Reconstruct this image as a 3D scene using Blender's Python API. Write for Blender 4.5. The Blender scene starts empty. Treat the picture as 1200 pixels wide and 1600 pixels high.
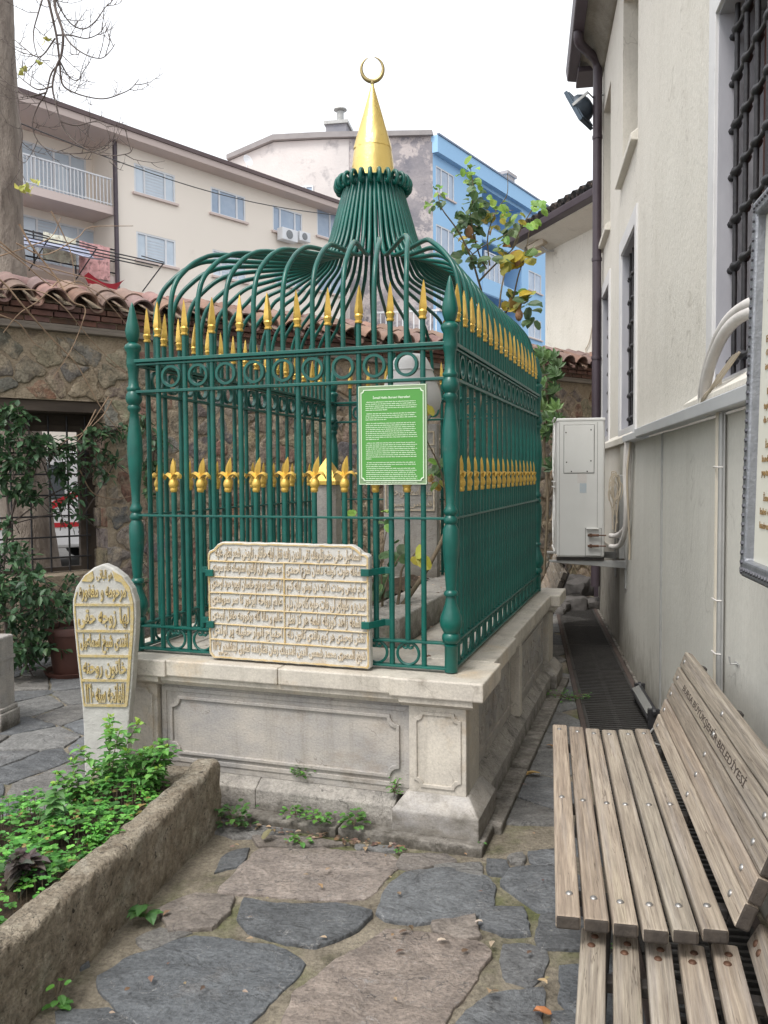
import bpy, math, random
from mathutils import Vector, Matrix, noise
random.seed(7)
sc = bpy.context.scene
COL = sc.collection
R_ = math.radians
# ---------------------------------------------------------------- camera
F_PX, CAM_H, PITCH, ROLL = 1300.0, 1.6, R_(2.6), R_(-0.4)
cam_data = bpy.data.cameras.new('camera')
cam = bpy.data.objects.new('camera', cam_data); COL.objects.link(cam)
CR = Matrix.Rotation(math.pi/2-PITCH, 4, 'X') @ Matrix.Rotation(ROLL, 4, 'Z')
cam.matrix_world = Matrix.Translation((0, 0, CAM_H)) @ CR
cam_data.sensor_fit = 'VERTICAL'; cam_data.sensor_height = 36.0
cam_data.lens = 36.0*F_PX/1600.0
cam_data.clip_start = 0.05; cam_data.clip_end = 2000
sc.camera = cam
# ---------------------------------------------------------------- sky, sun, exposure
SUN_EL, SUN_AZ = R_(58), R_(215)      # azimuth measured clockwise from +Y
w = bpy.data.worlds.new('World'); sc.world = w; w.use_nodes = True
nt = w.node_tree; nt.nodes.clear()
wo = nt.nodes.new('ShaderNodeOutputWorld'); bg = nt.nodes.new('ShaderNodeBackground')
sky = nt.nodes.new('ShaderNodeTexSky'); sky.sky_type = 'NISHITA'; sky.sun_disc = False
sky.sun_elevation = SUN_EL; sky.sun_rotation = SUN_AZ; sky.air_density = 1.0; sky.dust_density = 6.0; sky.ozone_density = 1.0
hs = nt.nodes.new('ShaderNodeHueSaturation'); hs.inputs['Saturation'].default_value = 0.12
mx = nt.nodes.new('ShaderNodeMixRGB'); mx.inputs[0].default_value = 0.6; mx.inputs[2].default_value = (11.6, 11.9, 12.4, 1)
nt.links.new(sky.outputs[0], hs.inputs['Color']); nt.links.new(hs.outputs[0], mx.inputs[1])
nt.links.new(mx.outputs[0], bg.inputs[0]); bg.inputs[1].default_value = 0.107
nt.links.new(bg.outputs[0], wo.inputs[0])
sd = bpy.data.lights.new('sun', 'SUN'); sd.energy = 1.5; sd.angle = R_(18); sd.color = (1, .96, .9)
sun = bpy.data.objects.new('sun', sd); COL.objects.link(sun)
sun.rotation_euler = (math.pi/2-SUN_EL, 0, math.pi-SUN_AZ)
sun.location = (-10, -10, 20)
sc.view_settings.view_transform = 'Standard'; sc.view_settings.look = 'None'
sc.view_settings.gamma = 1; sc.view_settings.use_curve_mapping = False
sc.view_settings.exposure = 0.64
# ---------------------------------------------------------------- helpers
CR3 = CR.to_3x3(); CAM = Vector((0, 0, CAM_H))
def ray(px, py): return CR3 @ Vector(((px-600)/F_PX, -(py-800)/F_PX, -1.0))
def at(px, py, Y):
    d = ray(px, py); return CAM + d*(Y/d.y)
def atz(px, py, z):
    d = ray(px, py); return CAM + d*((z-CAM_H)/d.z)
class Frame:
    def __init__(s, o, deg):
        s.o = Vector(o); s.a = R_(deg); s.m = Matrix.Rotation(s.a, 3, 'Z'); s.i = s.m.transposed()
    def w(s, p): return s.o + s.m @ Vector(p)
    def l(s, p): return s.i @ (Vector(p)-s.o)
    def ony(s, px, py, y=0.0):          # pixel -> frame point on plane local y = const
        n = s.m @ Vector((0, 1, 0)); d = ray(px, py); q = s.o+n*y
        return s.l(CAM + d*((q-CAM).dot(n)/d.dot(n)))
    def onx(s, px, py, x=0.0):
        n = s.m @ Vector((1, 0, 0)); d = ray(px, py); q = s.o+n*x
        return s.l(CAM + d*((q-CAM).dot(n)/d.dot(n)))
WORLD = Frame((0, 0, 0), 0)
class MB:
    def __init__(s): s.v = []; s.f = []; s.c = []; s.mi = []; s.cur = 0
    def add(s, vs, fs, col=None):
        n = len(s.v); s.v += [Vector(p) for p in vs]; s.f += [tuple(n+i for i in f) for f in fs]
        s.c += [col]*len(fs); s.mi += [s.cur]*len(fs); return s
    def box(s, x0, x1, y0, y1, z0, z1, col=None):
        if x0 > x1: x0, x1 = x1, x0
        if y0 > y1: y0, y1 = y1, y0
        if z0 > z1: z0, z1 = z1, z0
        v = [(x, y, z) for z in (z0, z1) for y in (y0, y1) for x in (x0, x1)]
        return s.add(v, [(0,2,3,1),(4,5,7,6),(0,1,5,4),(2,6,7,3),(0,4,6,2),(1,3,7,5)], col)
    def obox(s, c, size, rot, col=None):
        c = Vector(c); hx, hy, hz = [k/2 for k in size]
        v = [c + rot @ Vector((x, y, z)) for z in (-hz, hz) for y in (-hy, hy) for x in (-hx, hx)]
        return s.add(v, [(0,2,3,1),(4,5,7,6),(0,1,5,4),(2,6,7,3),(0,4,6,2),(1,3,7,5)], col)
    def bar(s, a, b, wd, th, up=(0,0,1), col=None):
        a = Vector(a); b = Vector(b); d = (b-a).normalized(); u = Vector(up)
        r = d.cross(u)
        if r.length < 1e-4: r = d.cross(Vector((1,0,0)))
        r.normalize(); u = r.cross(d)
        m = Matrix((r, d, u)).transposed()
        return s.obox((a+b)/2, (wd, (b-a).length, th), m, col)
    def tube(s, pts, r, n=8, col=None, cap=True, sq=False):
        pts = [Vector(p) for p in pts]; k = len(pts)
        rs = r if isinstance(r, (list, tuple)) else [r]*k
        t0 = (pts[1]-pts[0]).normalized()
        u = t0.cross(Vector((0,0,1)))
        if u.length < .05: u = t0.cross(Vector((1,0,0)))
        u.normalize(); vs = []; fs = []
        for i, p in enumerate(pts):
            t = (pts[min(i+1,k-1)]-pts[max(i-1,0)])
            if t.length < 1e-9: t = t0
            t.normalize(); u = u - t*u.dot(t)
            if u.length < 1e-6: u = t.orthogonal()
            u.normalize(); b = t.cross(u)
            for j in range(n):
                a = 2*math.pi*j/n; vs.append(p + (u*math.cos(a)+b*math.sin(a))*rs[i])
        for i in range(k-1):
            for j in range(n):
                fs.append((i*n+j, i*n+(j+1)%n, (i+1)*n+(j+1)%n, (i+1)*n+j))
        if cap: fs += [tuple(range(n))[::-1], tuple((k-1)*n+j for j in range(n))]
        return s.add(vs, fs, col)
    def lathe(s, prof, c=(0,0,0), n=16, col=None, ax=None):
        c = Vector(c); vs = []; fs = []; k = len(prof)
        for r, z in prof:
            for j in range(n):
                a = 2*math.pi*j/n; q = Vector((r*math.cos(a), r*math.sin(a), z))
                if ax: q = ax @ q
                vs.append(c+q)
        for i in range(k-1):
            for j in range(n): fs.append((i*n+j, i*n+(j+1)%n, (i+1)*n+(j+1)%n, (i+1)*n+j))
        fs += [tuple(range(n))[::-1], tuple((k-1)*n+j for j in range(n))]
        return s.add(vs, fs, col)
    def prism(s, poly, f, d0, d1, col=None):      # poly 2D, f(u,v,d)->3D
        n = len(poly); vs = [f(u, v, d0) for u, v in poly]+[f(u, v, d1) for u, v in poly]
        fs = [tuple(range(n)), tuple(range(2*n-1, n-1, -1))]
        fs += [(i, n+i, n+(i+1)%n, (i+1)%n) for i in range(n)]
        return s.add(vs, fs, col)
    def ring(s, outer, inner, f, d0, d1, col=None):   # frame between two polygons of equal count
        n = len(outer)
        vs = [f(u,v,d0) for u,v in outer]+[f(u,v,d0) for u,v in inner]+[f(u,v,d1) for u,v in outer]+[f(u,v,d1) for u,v in inner]
        fs = []
        for i in range(n):
            j = (i+1)%n
            fs += [(i,j,n+j,n+i), (2*n+i,3*n+i,3*n+j,2*n+j), (i,2*n+i,2*n+j,j), (n+i,n+j,3*n+j,3*n+i)]
        return s.add(vs, fs, col)
    def merge(s, o, m=None, off=(0,0,0)):
        off = Vector(off); n = len(s.v)
        s.v += [(m @ p if m else p)+off for p in o.v]; s.f += [tuple(n+i for i in f) for f in o.f]
        s.c += o.c; s.mi += [s.cur]*len(o.f); return s
def XZ(u, v, d): return (u, d, v)
def XY(u, v, d): return (u, v, d)
def YZ(u, v, d): return (d, u, v)
def rect(x0, x1, y0, y1): return [(x0,y0),(x1,y0),(x1,y1),(x0,y1)]
BASE = {}
def make_mesh(name, mb, mat, off=Vector((0,0,0)), smooth=None):
    me = bpy.data.meshes.new(name)
    me.from_pydata([tuple(p-off) for p in mb.v], [], mb.f)
    for m in (mat if isinstance(mat, (list, tuple)) else [mat]): me.materials.append(m)
    if any(mb.mi): me.polygons.foreach_set('material_index', mb.mi)
    if any(c is not None for c in mb.c):
        at_ = me.color_attributes.new('Col', 'FLOAT_COLOR', 'CORNER'); data = []
        for f, c in zip(mb.f, mb.c):
            c = c or (.5,.5,.5); data += [c[0], c[1], c[2], 1.0]*len(f)
        at_.data.foreach_set('color', data)
    if smooth is not None:
        me.polygons.foreach_set('use_smooth', [True]*len(me.polygons)); me.set_sharp_from_angle(angle=R_(smooth))
    me.update(); return me
def link(name, me, parent=None, loc=(0,0,0), rot=None, bevel=0):
    o = bpy.data.objects.new(name, me); COL.objects.link(o)
    if parent is not None: o.parent = parent
    o.location = loc
    if rot is not None: o.rotation_euler = rot
    if bevel:
        b = o.modifiers.new('bevel', 'BEVEL'); b.width = bevel; b.segments = 2; b.limit_method = 'ANGLE'; b.angle_limit = R_(40)
    return o
def tagit(o, label, cat, group=None, kind=None):
    if label: o['label'] = label
    if cat: o['category'] = cat
    if group: o['group'] = group
    if kind: o['kind'] = kind
    return o
def thing(name, label, cat, frame=WORLD, base=(0,0,0), group=None):
    o = bpy.data.objects.new(name, None); COL.objects.link(o); o.empty_display_size = .1
    o.location = frame.w(base); o.rotation_euler = (0,0,frame.a); BASE[o.name] = Vector(base)
    return tagit(o, label, cat, group)
def part(name, mb, mat, parent, smooth=None, bevel=0):
    p = parent
    while p.name not in BASE and p.parent: p = p.parent
    return link(name, make_mesh(name, mb, mat, BASE[p.name], smooth), parent, bevel=bevel)
def solo(name, mb, mat, label, cat, frame=WORLD, base=(0,0,0), group=None, smooth=None, bevel=0, kind=None):
    o = link(name, make_mesh(name, mb, mat, Vector(base), smooth), None, frame.w(base), (0,0,frame.a), bevel)
    return tagit(o, label, cat, group, kind)
def curve(pts, m=6):                 # Catmull-Rom
    P = [Vector(p) for p in pts]; P = [P[0]*2-P[1]]+P+[P[-1]*2-P[-2]]; out = []
    for i in range(1, len(P)-2):
        for k in range(m):
            t = k/m; a, b, c, d = P[i-1:i+3]
            out.append(.5*((2*b)+(c-a)*t+(2*a-5*b+4*c-d)*t*t+(3*b-a-3*c+d)*t**3))
    out.append(P[-2]); return out
def lerp(a, b, t): return a+(b-a)*t
# text -> MB, scaled into a box (x0..x1, z0..z1) facing -Y at depth y with relief
FORMS = {}
for ch, code in {'ا':0xFE8D,'ب':0xFE8F,'ة':0xFE93,'ت':0xFE95,'ث':0xFE99,'ج':0xFE9D,'ح':0xFEA1,'خ':0xFEA5,'د':0xFEA9,'ذ':0xFEAB,'ر':0xFEAD,'ز':0xFEAF,'س':0xFEB1,'ش':0xFEB5,'ص':0xFEB9,'ض':0xFEBD,'ط':0xFEC1,'ظ':0xFEC5,'ع':0xFEC9,'غ':0xFECD,'ف':0xFED1,'ق':0xFED5,'ك':0xFED9,'ل':0xFEDD,'م':0xFEE1,'ن':0xFEE5,'ه':0xFEE9,'و':0xFEED,'ى':0xFEEF,'ي':0xFEF1,'چ':0xFB7A,'پ':0xFB56,'ئ':0xFE89}.items():
    FORMS[ch] = code
RIGHT_ONLY = set('اةدذرزوى')
def arabic(s):
    out = []
    for i, ch in enumerate(s):
        if ch not in FORMS: out.append(ch); continue
        pv = i > 0 and s[i-1] in FORMS and s[i-1] not in RIGHT_ONLY
        nx = i < len(s)-1 and s[i+1] in FORMS and ch not in RIGHT_ONLY
        k = (3 if pv and nx else 2 if nx else 1 if pv else 0)
        out.append(chr(FORMS[ch]+k))
    res = out[::-1]; t = ''.join(res); import re
    return re.sub('[٠-٩0-9]+', lambda m: m.group(0)[::-1], t)
def text_mb(s, bold=0.0, ext=0.5, res=2):
    cu = bpy.data.curves.new('t', 'FONT'); cu.body = s; cu.extrude = ext; cu.offset = bold; cu.resolution_u = res
    ob = bpy.data.objects.new('t', cu); COL.objects.link(ob)
    dg = bpy.context.evaluated_depsgraph_get(); me = ob.evaluated_get(dg).to_mesh()
    vs = [v.co.copy() for v in me.vertices]; fs = [tuple(p.vertices) for p in me.polygons]
    ob.evaluated_get(dg).to_mesh_clear(); bpy.data.objects.remove(ob); bpy.data.curves.remove(cu)
    m = MB(); m.add(vs, fs); return m
def text_box(mb, s, x0, x1, z0, z1, y, relief, bold=0.0, keep=False, res=2):
    t = text_mb(s, bold, .5, res)
    if not t.v: return
    ax, bx = min(p.x for p in t.v), max(p.x for p in t.v); ay, by = min(p.y for p in t.v), max(p.y for p in t.v)
    sx = (x1-x0)/(bx-ax); sz = (z1-z0)/(by-ay)
    if keep: sx = sz = min(sx, sz)
    mx_ = (x0+x1)/2; mz_ = (z0+z1)/2
    mb.add([(mx_+(p.x-(ax+bx)/2)*sx, y-(p.z+.5)*relief, mz_+(p.y-(ay+by)/2)*sz) for p in t.v], t.f)
# ---------------------------------------------------------------- materials
def ramp(nt, fac, stops):
    r = nt.nodes.new('ShaderNodeValToRGB'); e = r.color_ramp.elements
    while len(e) > 1: e.remove(e[0])
    e[0].position = stops[0][0]; e[0].color = tuple(stops[0][1])+(1,)
    for p, c in stops[1:]:
        k = e.new(p); k.color = tuple(c)+(1,)
    nt.links.new(fac, r.inputs[0]); return r.outputs[0]
def MAT(name, c1, c2=None, scale=4, rough=.7, metal=0, bump=0, bscale=30, stretch=(1,1,1), spots=None, attr=False, bump2=None, detail=8, rvar=0, coat=0, trans=0, dist=0.01, grain=None, dirtz=None, cracks=None, streaks=None):
    m = bpy.data.materials.new(name); m.use_nodes = True; nt = m.node_tree; N = nt.nodes; L = nt.links
    b = N['Principled BSDF']; b.inputs['Roughness'].default_value = rough; b.inputs['Metallic'].default_value = metal
    tc = N.new('ShaderNodeTexCoord'); mp = N.new('ShaderNodeMapping'); mp.inputs['Scale'].default_value = stretch
    L.new(tc.outputs['Object'], mp.inputs[0])
    def nz(sc_, det=detail, rg=.6, dst=0):
        n = N.new('ShaderNodeTexNoise'); n.inputs['Scale'].default_value = sc_; n.inputs['Detail'].default_value = det
        n.inputs['Roughness'].default_value = rg; n.inputs['Distortion'].default_value = dst
        L.new(mp.outputs[0], n.inputs['Vector']); return n.outputs[0]
    c2 = c2 or tuple(k*.85 for k in c1)
    col = ramp(nt, nz(scale), [(.32, c1), (.68, c2)])
    if attr:
        a = N.new('ShaderNodeAttribute'); a.attribute_name = 'Col'
        q = N.new('ShaderNodeMixRGB'); q.blend_type = 'MULTIPLY'; q.inputs[0].default_value = 1
        L.new(col, q.inputs[1]); L.new(a.outputs['Color'], q.inputs[2]); col = q.outputs[0]
    for sp in (spots or []):     # (colour, scale, lo, hi[, amount])
        q = N.new('ShaderNodeMixRGB'); rr = ramp(nt, nz(sp[1], 10, .65), [(sp[2], (0,0,0)), (sp[3], (sp[4] if len(sp) > 4 else 1,)*3)])
        L.new(rr, q.inputs[0]); L.new(col, q.inputs[1]); q.inputs[2].default_value = tuple(sp[0])+(1,); col = q.outputs[0]
    for ck in (cracks or []):      # (colour, scale, half width, amount): thin contour lines of a noise read as cracks and veins
        rr = ramp(nt, nz(ck[1], 4, .55, .6), [(.5-ck[2], (0,0,0)), (.5, (ck[3],)*3), (.5+ck[2], (0,0,0))])
        rr2 = ramp(nt, nz(ck[1]*.7+1.3, 2, .5), [(.45, (0,0,0)), (.6, (1,1,1))]); mu = N.new('ShaderNodeMath'); mu.operation = 'MULTIPLY'; L.new(rr, mu.inputs[0]); L.new(rr2, mu.inputs[1])
        q = N.new('ShaderNodeMixRGB'); L.new(mu.outputs[0], q.inputs[0]); L.new(col, q.inputs[1]); q.inputs[2].default_value = tuple(ck[0])+(1,); col = q.outputs[0]
    for sk in (streaks or []):     # (colour, scale, lo, hi, amount) run-down water marks
        mp2 = N.new('ShaderNodeMapping'); mp2.inputs['Scale'].default_value = (1,1,.07); L.new(tc.outputs['Object'], mp2.inputs[0])
        n2 = N.new('ShaderNodeTexNoise'); n2.inputs['Scale'].default_value = sk[1]; n2.inputs['Detail'].default_value = 6; n2.inputs['Roughness'].default_value = .7; L.new(mp2.outputs[0], n2.inputs['Vector'])
        rr = ramp(nt, n2.outputs[0], [(sk[2], (0,0,0)), (sk[3], (sk[4],)*3)]); q = N.new('ShaderNodeMixRGB'); L.new(rr, q.inputs[0]); L.new(col, q.inputs[1]); q.inputs[2].default_value = tuple(sk[0])+(1,); col = q.outputs[0]
    if dirtz:      # splashed dirt low on the wall: (height, colour, amount)
        sp_ = N.new('ShaderNodeSeparateXYZ'); L.new(tc.outputs['Object'], sp_.inputs[0])
        mr_ = N.new('ShaderNodeMapRange'); mr_.inputs['From Min'].default_value = 0; mr_.inputs['From Max'].default_value = dirtz[0]; mr_.inputs['To Min'].default_value = .38; mr_.inputs['To Max'].default_value = -.15
        L.new(sp_.outputs[2], mr_.inputs[0]); ad = N.new('ShaderNodeMath'); ad.operation = 'ADD'; L.new(mr_.outputs[0], ad.inputs[0]); L.new(nz(11, 10, .7), ad.inputs[1])
        rr = ramp(nt, ad.outputs[0], [(.52, (0,0,0)), (.85, (dirtz[2],)*3)]); q = N.new('ShaderNodeMixRGB'); L.new(rr, q.inputs[0]); L.new(col, q.inputs[1]); q.inputs[2].default_value = tuple(dirtz[1])+(1,); col = q.outputs[0]
    if grain:
        q = N.new('ShaderNodeMixRGB'); q.blend_type = 'MULTIPLY'; q.inputs[0].default_value = 1
        gr_ = ramp(nt, nz(grain[0], 5, .75), [(.30, (1-grain[1],)*3), (.5, (1,)*3), (.72, (1+grain[1]*.8,)*3)])
        L.new(col, q.inputs[1]); L.new(gr_, q.inputs[2]); col = q.outputs[0]
    L.new(col, b.inputs['Base Color'])
    if bump:
        h = nz(bscale, 10, .65)
        bp = N.new('ShaderNodeBump'); bp.inputs['Strength'].default_value = bump; bp.inputs['Distance'].default_value = dist
        L.new(h, bp.inputs['Height'])
        if bump2:
            bq = N.new('ShaderNodeBump'); bq.inputs['Strength'].default_value = bump2[0]; bq.inputs['Distance'].default_value = dist*3
            L.new(nz(bump2[1], 6, .6, bump2[2] if len(bump2) > 2 else 0), bq.inputs['Height']); L.new(bq.outputs[0], bp.inputs['Normal'])
        L.new(bp.outputs[0], b.inputs['Normal'])
    if rvar:
        mr = N.new('ShaderNodeMapRange'); mr.inputs['To Min'].default_value = rough-rvar; mr.inputs['To Max'].default_value = rough+rvar
        L.new(nz(scale*3), mr.inputs[0]); L.new(mr.outputs[0], b.inputs['Roughness'])
    if coat: b.inputs['Coat Weight'].default_value = coat
    if trans:
        tr = N.new('ShaderNodeBsdfTranslucent'); L.new(col, tr.inputs[0]); ms = N.new('ShaderNodeMixShader'); ms.inputs[0].default_value = trans
        L.new(b.outputs[0], ms.inputs[1]); L.new(tr.outputs[0], ms.inputs[2]); L.new(ms.outputs[0], N['Material Output'].inputs[0])
    return m
green = MAT('green_paint', (.0035,.118,.092), (.0028,.070,.058), 7, .34, 0, .25, 60, rvar=.08, spots=[((.01,.07,.06), 40, .6, .75, .5), ((.10,.13,.11), 16, .60, .72, .35), ((.10,.045,.03), 48, .69, .73, .8)], dist=.003)
gold = MAT('gold_paint', (.74,.50,.12), (.60,.38,.075), 20, .36, .45, .35, 50, rvar=.1, spots=[((.3,.17,.03), 35, .62, .75, .6)], dist=.004)
goldsheet = MAT('gold_sheet', (.86,.66,.25), (.78,.58,.19), 6, .3, .75, .3, 7, rvar=.08, dist=.02)
dullgold = MAT('dull_brass', (.42,.33,.15), (.30,.24,.12), 20, .35, .8)
marble = MAT('weathered_marble', (.62,.57,.49), (.44,.405,.36), 4.2, .55, 0, .45, 45, grain=(90,.2), cracks=[((.25,.22,.18), 3.5, .006, .8)], streaks=[((.30,.27,.22), 9, .52, .68, .5)], spots=[((.22,.19,.155), 6, .56, .72, .65), ((.52,.38,.22), 3.3, .56, .72, .6), ((.14,.12,.1), 28, .66, .76, .5)], bump2=(.2, 9), rvar=.1, dist=.005)
marblegrey = MAT('grey_marble', (.47,.43,.38), (.31,.30,.295), 3.6, .6, 0, .45, 55, grain=(90,.24), cracks=[((.17,.15,.13), 4, .006, .8)], streaks=[((.24,.215,.18), 8, .50, .66, .55)], dirtz=(.3,(.13,.115,.09),.8), stretch=(1,1,1.6), spots=[((.28,.22,.16), 4, .56, .72, .5), ((.12,.11,.1), 30, .66, .75, .6)], rvar=.1, dist=.005)
stepstone = MAT('step_stone', (.42,.39,.35), (.25,.235,.215), 7, .85, 0, .9, 60, grain=(70,.35), cracks=[((.06,.055,.05), 6, .008, .9)], dirtz=(.16,(.075,.065,.05),.9), spots=[((.08,.075,.07), 9, .55, .72, .7), ((.10,.13,.04), 3, .62, .75, .5)], dist=.01)
tabletm = MAT('tablet_stone', (.60,.588,.56), (.51,.495,.465), 12, .75, 0, .5, 60, grain=(150,.15), spots=[((.38,.25,.11), 9, .55, .72, .5)], dist=.006)
tabletrelief = MAT('tablet_letters', (.62,.555,.45), (.50,.40,.27), 30, .7, 0, .3, 70)
tabletgold = MAT('faded_gold_trim', (.54,.37,.13), (.56,.48,.34), 25, .55, 0, .4, 60)
gravestone = MAT('gravestone', (.53,.52,.49), (.42,.41,.385), 14, .8, 0, .7, 80, spots=[((.2,.18,.15), 40, .6, .72, .5)], dist=.006)
gravegold = MAT('grave_gold', (.52,.385,.13), (.47,.40,.26), 45, .5, .1, .5, 70)
tufa = MAT('porous_stone', (.42,.365,.285), (.20,.16,.115), 16, .95, 0, 1.0, 38, grain=(60,.45), cracks=[((.04,.033,.025), 11, .012, .8)], spots=[((.42,.385,.32), 6, .50, .64, .8), ((.022,.018,.014), 30, .61, .67, .9), ((.11,.12,.05), 3, .6, .74, .4)], bump2=(1.0, 14), dist=.02)
soil = MAT('soil', (.075,.05,.03), (.035,.024,.016), 14, .95, 0, 1, 30, spots=[((.16,.1,.05), 50, .6, .68)], dist=.02)
mortar = MAT('earth_joint', (.27,.235,.18), (.14,.12,.09), 7, .95, 0, 1, 40, grain=(70,.5), spots=[((.085,.10,.028), 1.9, .48, .62, .8), ((.3,.26,.2), 60, .64, .7, .6), ((.05,.04,.03), 7, .6, .75, .7)], dist=.015)
flag = MAT('flagstone', (1.1,1.1,1.1), (.62,.62,.63), 9, .72, 0, 1.0, 30, stretch=(1,1.3,1), grain=(60,.5), cracks=[((.05,.05,.052), 5, .008, .9), ((.34,.33,.32), 8, .006, .7), ((.06,.06,.06), 17, .010, .6)], attr=True, spots=[((.24,.185,.14), 3, .58, .75, .3), ((.30,.29,.27), 42, .62, .72, .55), ((.10,.105,.05), 1.5, .62, .76, .22)], bump2=(.8, 6, .8), rvar=.12, dist=.014)
rubble = MAT('rubble_stone', (1.05,1.05,1.05), (.6,.57,.55), 9, .9, 0, 1, 30, attr=True, grain=(45,.4), cracks=[((.06,.05,.04), 8, .012, .9)], spots=[((.07,.06,.05), 9, .56, .68, .6), ((.42,.345,.25), 6, .47, .60, .85)], bump2=(.8, 9), dist=.02)
wallmortar = MAT('lime_mortar', (.44,.36,.265), (.30,.235,.165), 6, .95, 0, 1, 35, grain=(60,.3), spots=[((.13,.10,.08), 5, .56, .70, .7)], bump2=(.9, 8), dist=.02)
tile = MAT('clay_tile', (.27,.165,.135), (.19,.12,.10), 8, .85, 0, .6, 50, attr=True, spots=[((.17,.12,.1), 12, .52, .68, .6), ((.36,.28,.235), 14, .56, .72, .6)], dist=.006)
brick = MAT('old_brick', (.17,.085,.065), (.11,.062,.05), 10, .9, 0, .7, 40, attr=True, spots=[((.06,.05,.045), 8, .54, .7, .6)], dist=.01)
plaster = MAT('cream_plaster', (.69,.655,.585), (.64,.605,.535), 2.2, .8, 0, .5, 34, stretch=(1,1,.7), grain=(45,.08), cracks=[((.36,.33,.28), 1.1, .0016, .6)], streaks=[((.56,.53,.46), 5, .52, .70, .35), ((.48,.45,.39), 14, .60, .72, .25)], spots=[((.47,.435,.37), 5, .56, .75, .45), ((.33,.30,.26), 38, .67, .74, .35)], bump2=(.15, 5), dist=.012)
cladding = MAT('grey_cladding', (.60,.585,.53), (.54,.525,.475), 2.4, .75, 0, .4, 32, stretch=(1,1,.6), grain=(45,.08), cracks=[((.30,.28,.25), 1.3, .0015, .5)], streaks=[((.47,.45,.40), 6, .52, .70, .35), ((.40,.38,.34), 17, .60, .72, .25)], dirtz=(.55,(.25,.23,.19),.75), spots=[((.34,.32,.275), 3, .58, .78, .4), ((.25,.23,.2), 40, .68, .74, .35)], dist=.01)
roughplinth = MAT('roughcast', (.36,.335,.29), (.25,.235,.2), 6, .95, 0, 1, 40, dist=.02)
whitestone = MAT('white_stone_frame', (.68,.67,.66), (.6,.59,.59), 4, .5, 0, .15, 20)
greystone = MAT('grey_marble_reveal', (.44,.44,.47), (.33,.33,.365), 5, .45, 0, .1, 20, stretch=(1,1,.3))
ledgemetal = MAT('ledge_sheet', (.60,.61,.62), (.53,.54,.555), 4, .4, .1)
iron = MAT('black_iron', (.022,.022,.026), (.04,.038,.04), 30, .5, .3, .5, 60, dist=.004)
brownmetal = MAT('brown_gutter', (.058,.042,.052), (.08,.062,.075), 3, .45, .1, .2, 20, spots=[((.22,.2,.2), 20, .68, .76, .5)])
brownwood = MAT('brown_shutter', (.135,.045,.028), (.09,.032,.02), 6, .5, 0, .3, 40, stretch=(1,1,.2))
wood = MAT('weathered_wood', (.44,.37,.29), (.235,.19,.15), 60, .8, 0, 1, 90, stretch=(1.5,.05,1.5), attr=True, grain=(90,.35), cracks=[((.07,.05,.035), 26, .012, .9)], spots=[((.12,.085,.06), 75, .60, .68, .75), ((.31,.30,.17), 9, .60, .8, .35), ((.34,.31,.29), 22, .5, .7, .5)], dist=.004)
shadedends = MAT('shaded_end_grain', (.07,.058,.048), (.04,.033,.028), 30, .9, 0, .5, 60)  # slat end grain: shade on the ends is put into the near-black colour
darkwood = MAT('old_timber', (.05,.038,.03), (.09,.07,.055), 8, .9, 0, .7, 30, stretch=(.2,1,1))
greytimber = MAT('grey_timber', (.27,.235,.2), (.17,.145,.12), 12, .9, 0, .6, 30, stretch=(.15,1,1))
castiron = MAT('cast_iron', (.035,.034,.035), (.06,.05,.042), 25, .6, .4, .4, 50)
steel = MAT('bolt_steel', (.42,.41,.4), (.25,.24,.23), 30, .4, .8)
rust = MAT('rusty_bolt', (.15,.075,.045), (.08,.045,.03), 30, .6, .4)
whiteplastic = MAT('white_enamel', (.66,.66,.635), (.62,.615,.59), 3, .35, 0, .05, 20, spots=[((.45,.43,.38), 14, .66, .78, .3)])
pipewhite = MAT('pipe_wrap', (.66,.63,.60), (.55,.52,.49), 8, .5, 0, .3, 40)
pipecream = MAT('cream_cable', (.50,.43,.33), (.42,.36,.28), 10, .6)
galv = MAT('galvanised', (.42,.42,.41), (.33,.33,.32), 8, .5, .4, .2, 30)
blackp = MAT('black_plastic', (.015,.015,.018), (.03,.03,.032), 10, .4)
signgreen = MAT('sign_green', (.085,.31,.055), (.075,.285,.05), 2, .35, 0)
signedge = MAT('sign_edge', (.22,.33,.17), (.2,.3,.16), 2, .4)
signwhite = MAT('sign_white', (.72,.82,.66), (.68,.78,.62), 2, .4)
terracotta = MAT('terracotta_plastic', (.105,.042,.03), (.08,.034,.026), 6, .6)
bark = MAT('bark', (.31,.265,.225), (.16,.13,.11), 9, .95, 0, 1, 26, stretch=(1,1,.3), bump2=(.8, 7), dist=.03)
twig = MAT('twig', (.13,.105,.095), (.08,.062,.055), 20, .9)
vinestem = MAT('dry_vine', (.36,.25,.165), (.22,.15,.10), 12, .9)
rosestem = MAT('rose_stem', (.17,.125,.085), (.10,.085,.05), 12, .8)
def LEAF(name, c1, c2): return MAT(name, c1, c2, 7, .5, 0, 0, attr=True, trans=.25)
leafdark = LEAF('dark_leaf', (.9,.9,.9), (1.2,1.2,1.2)); 
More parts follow.
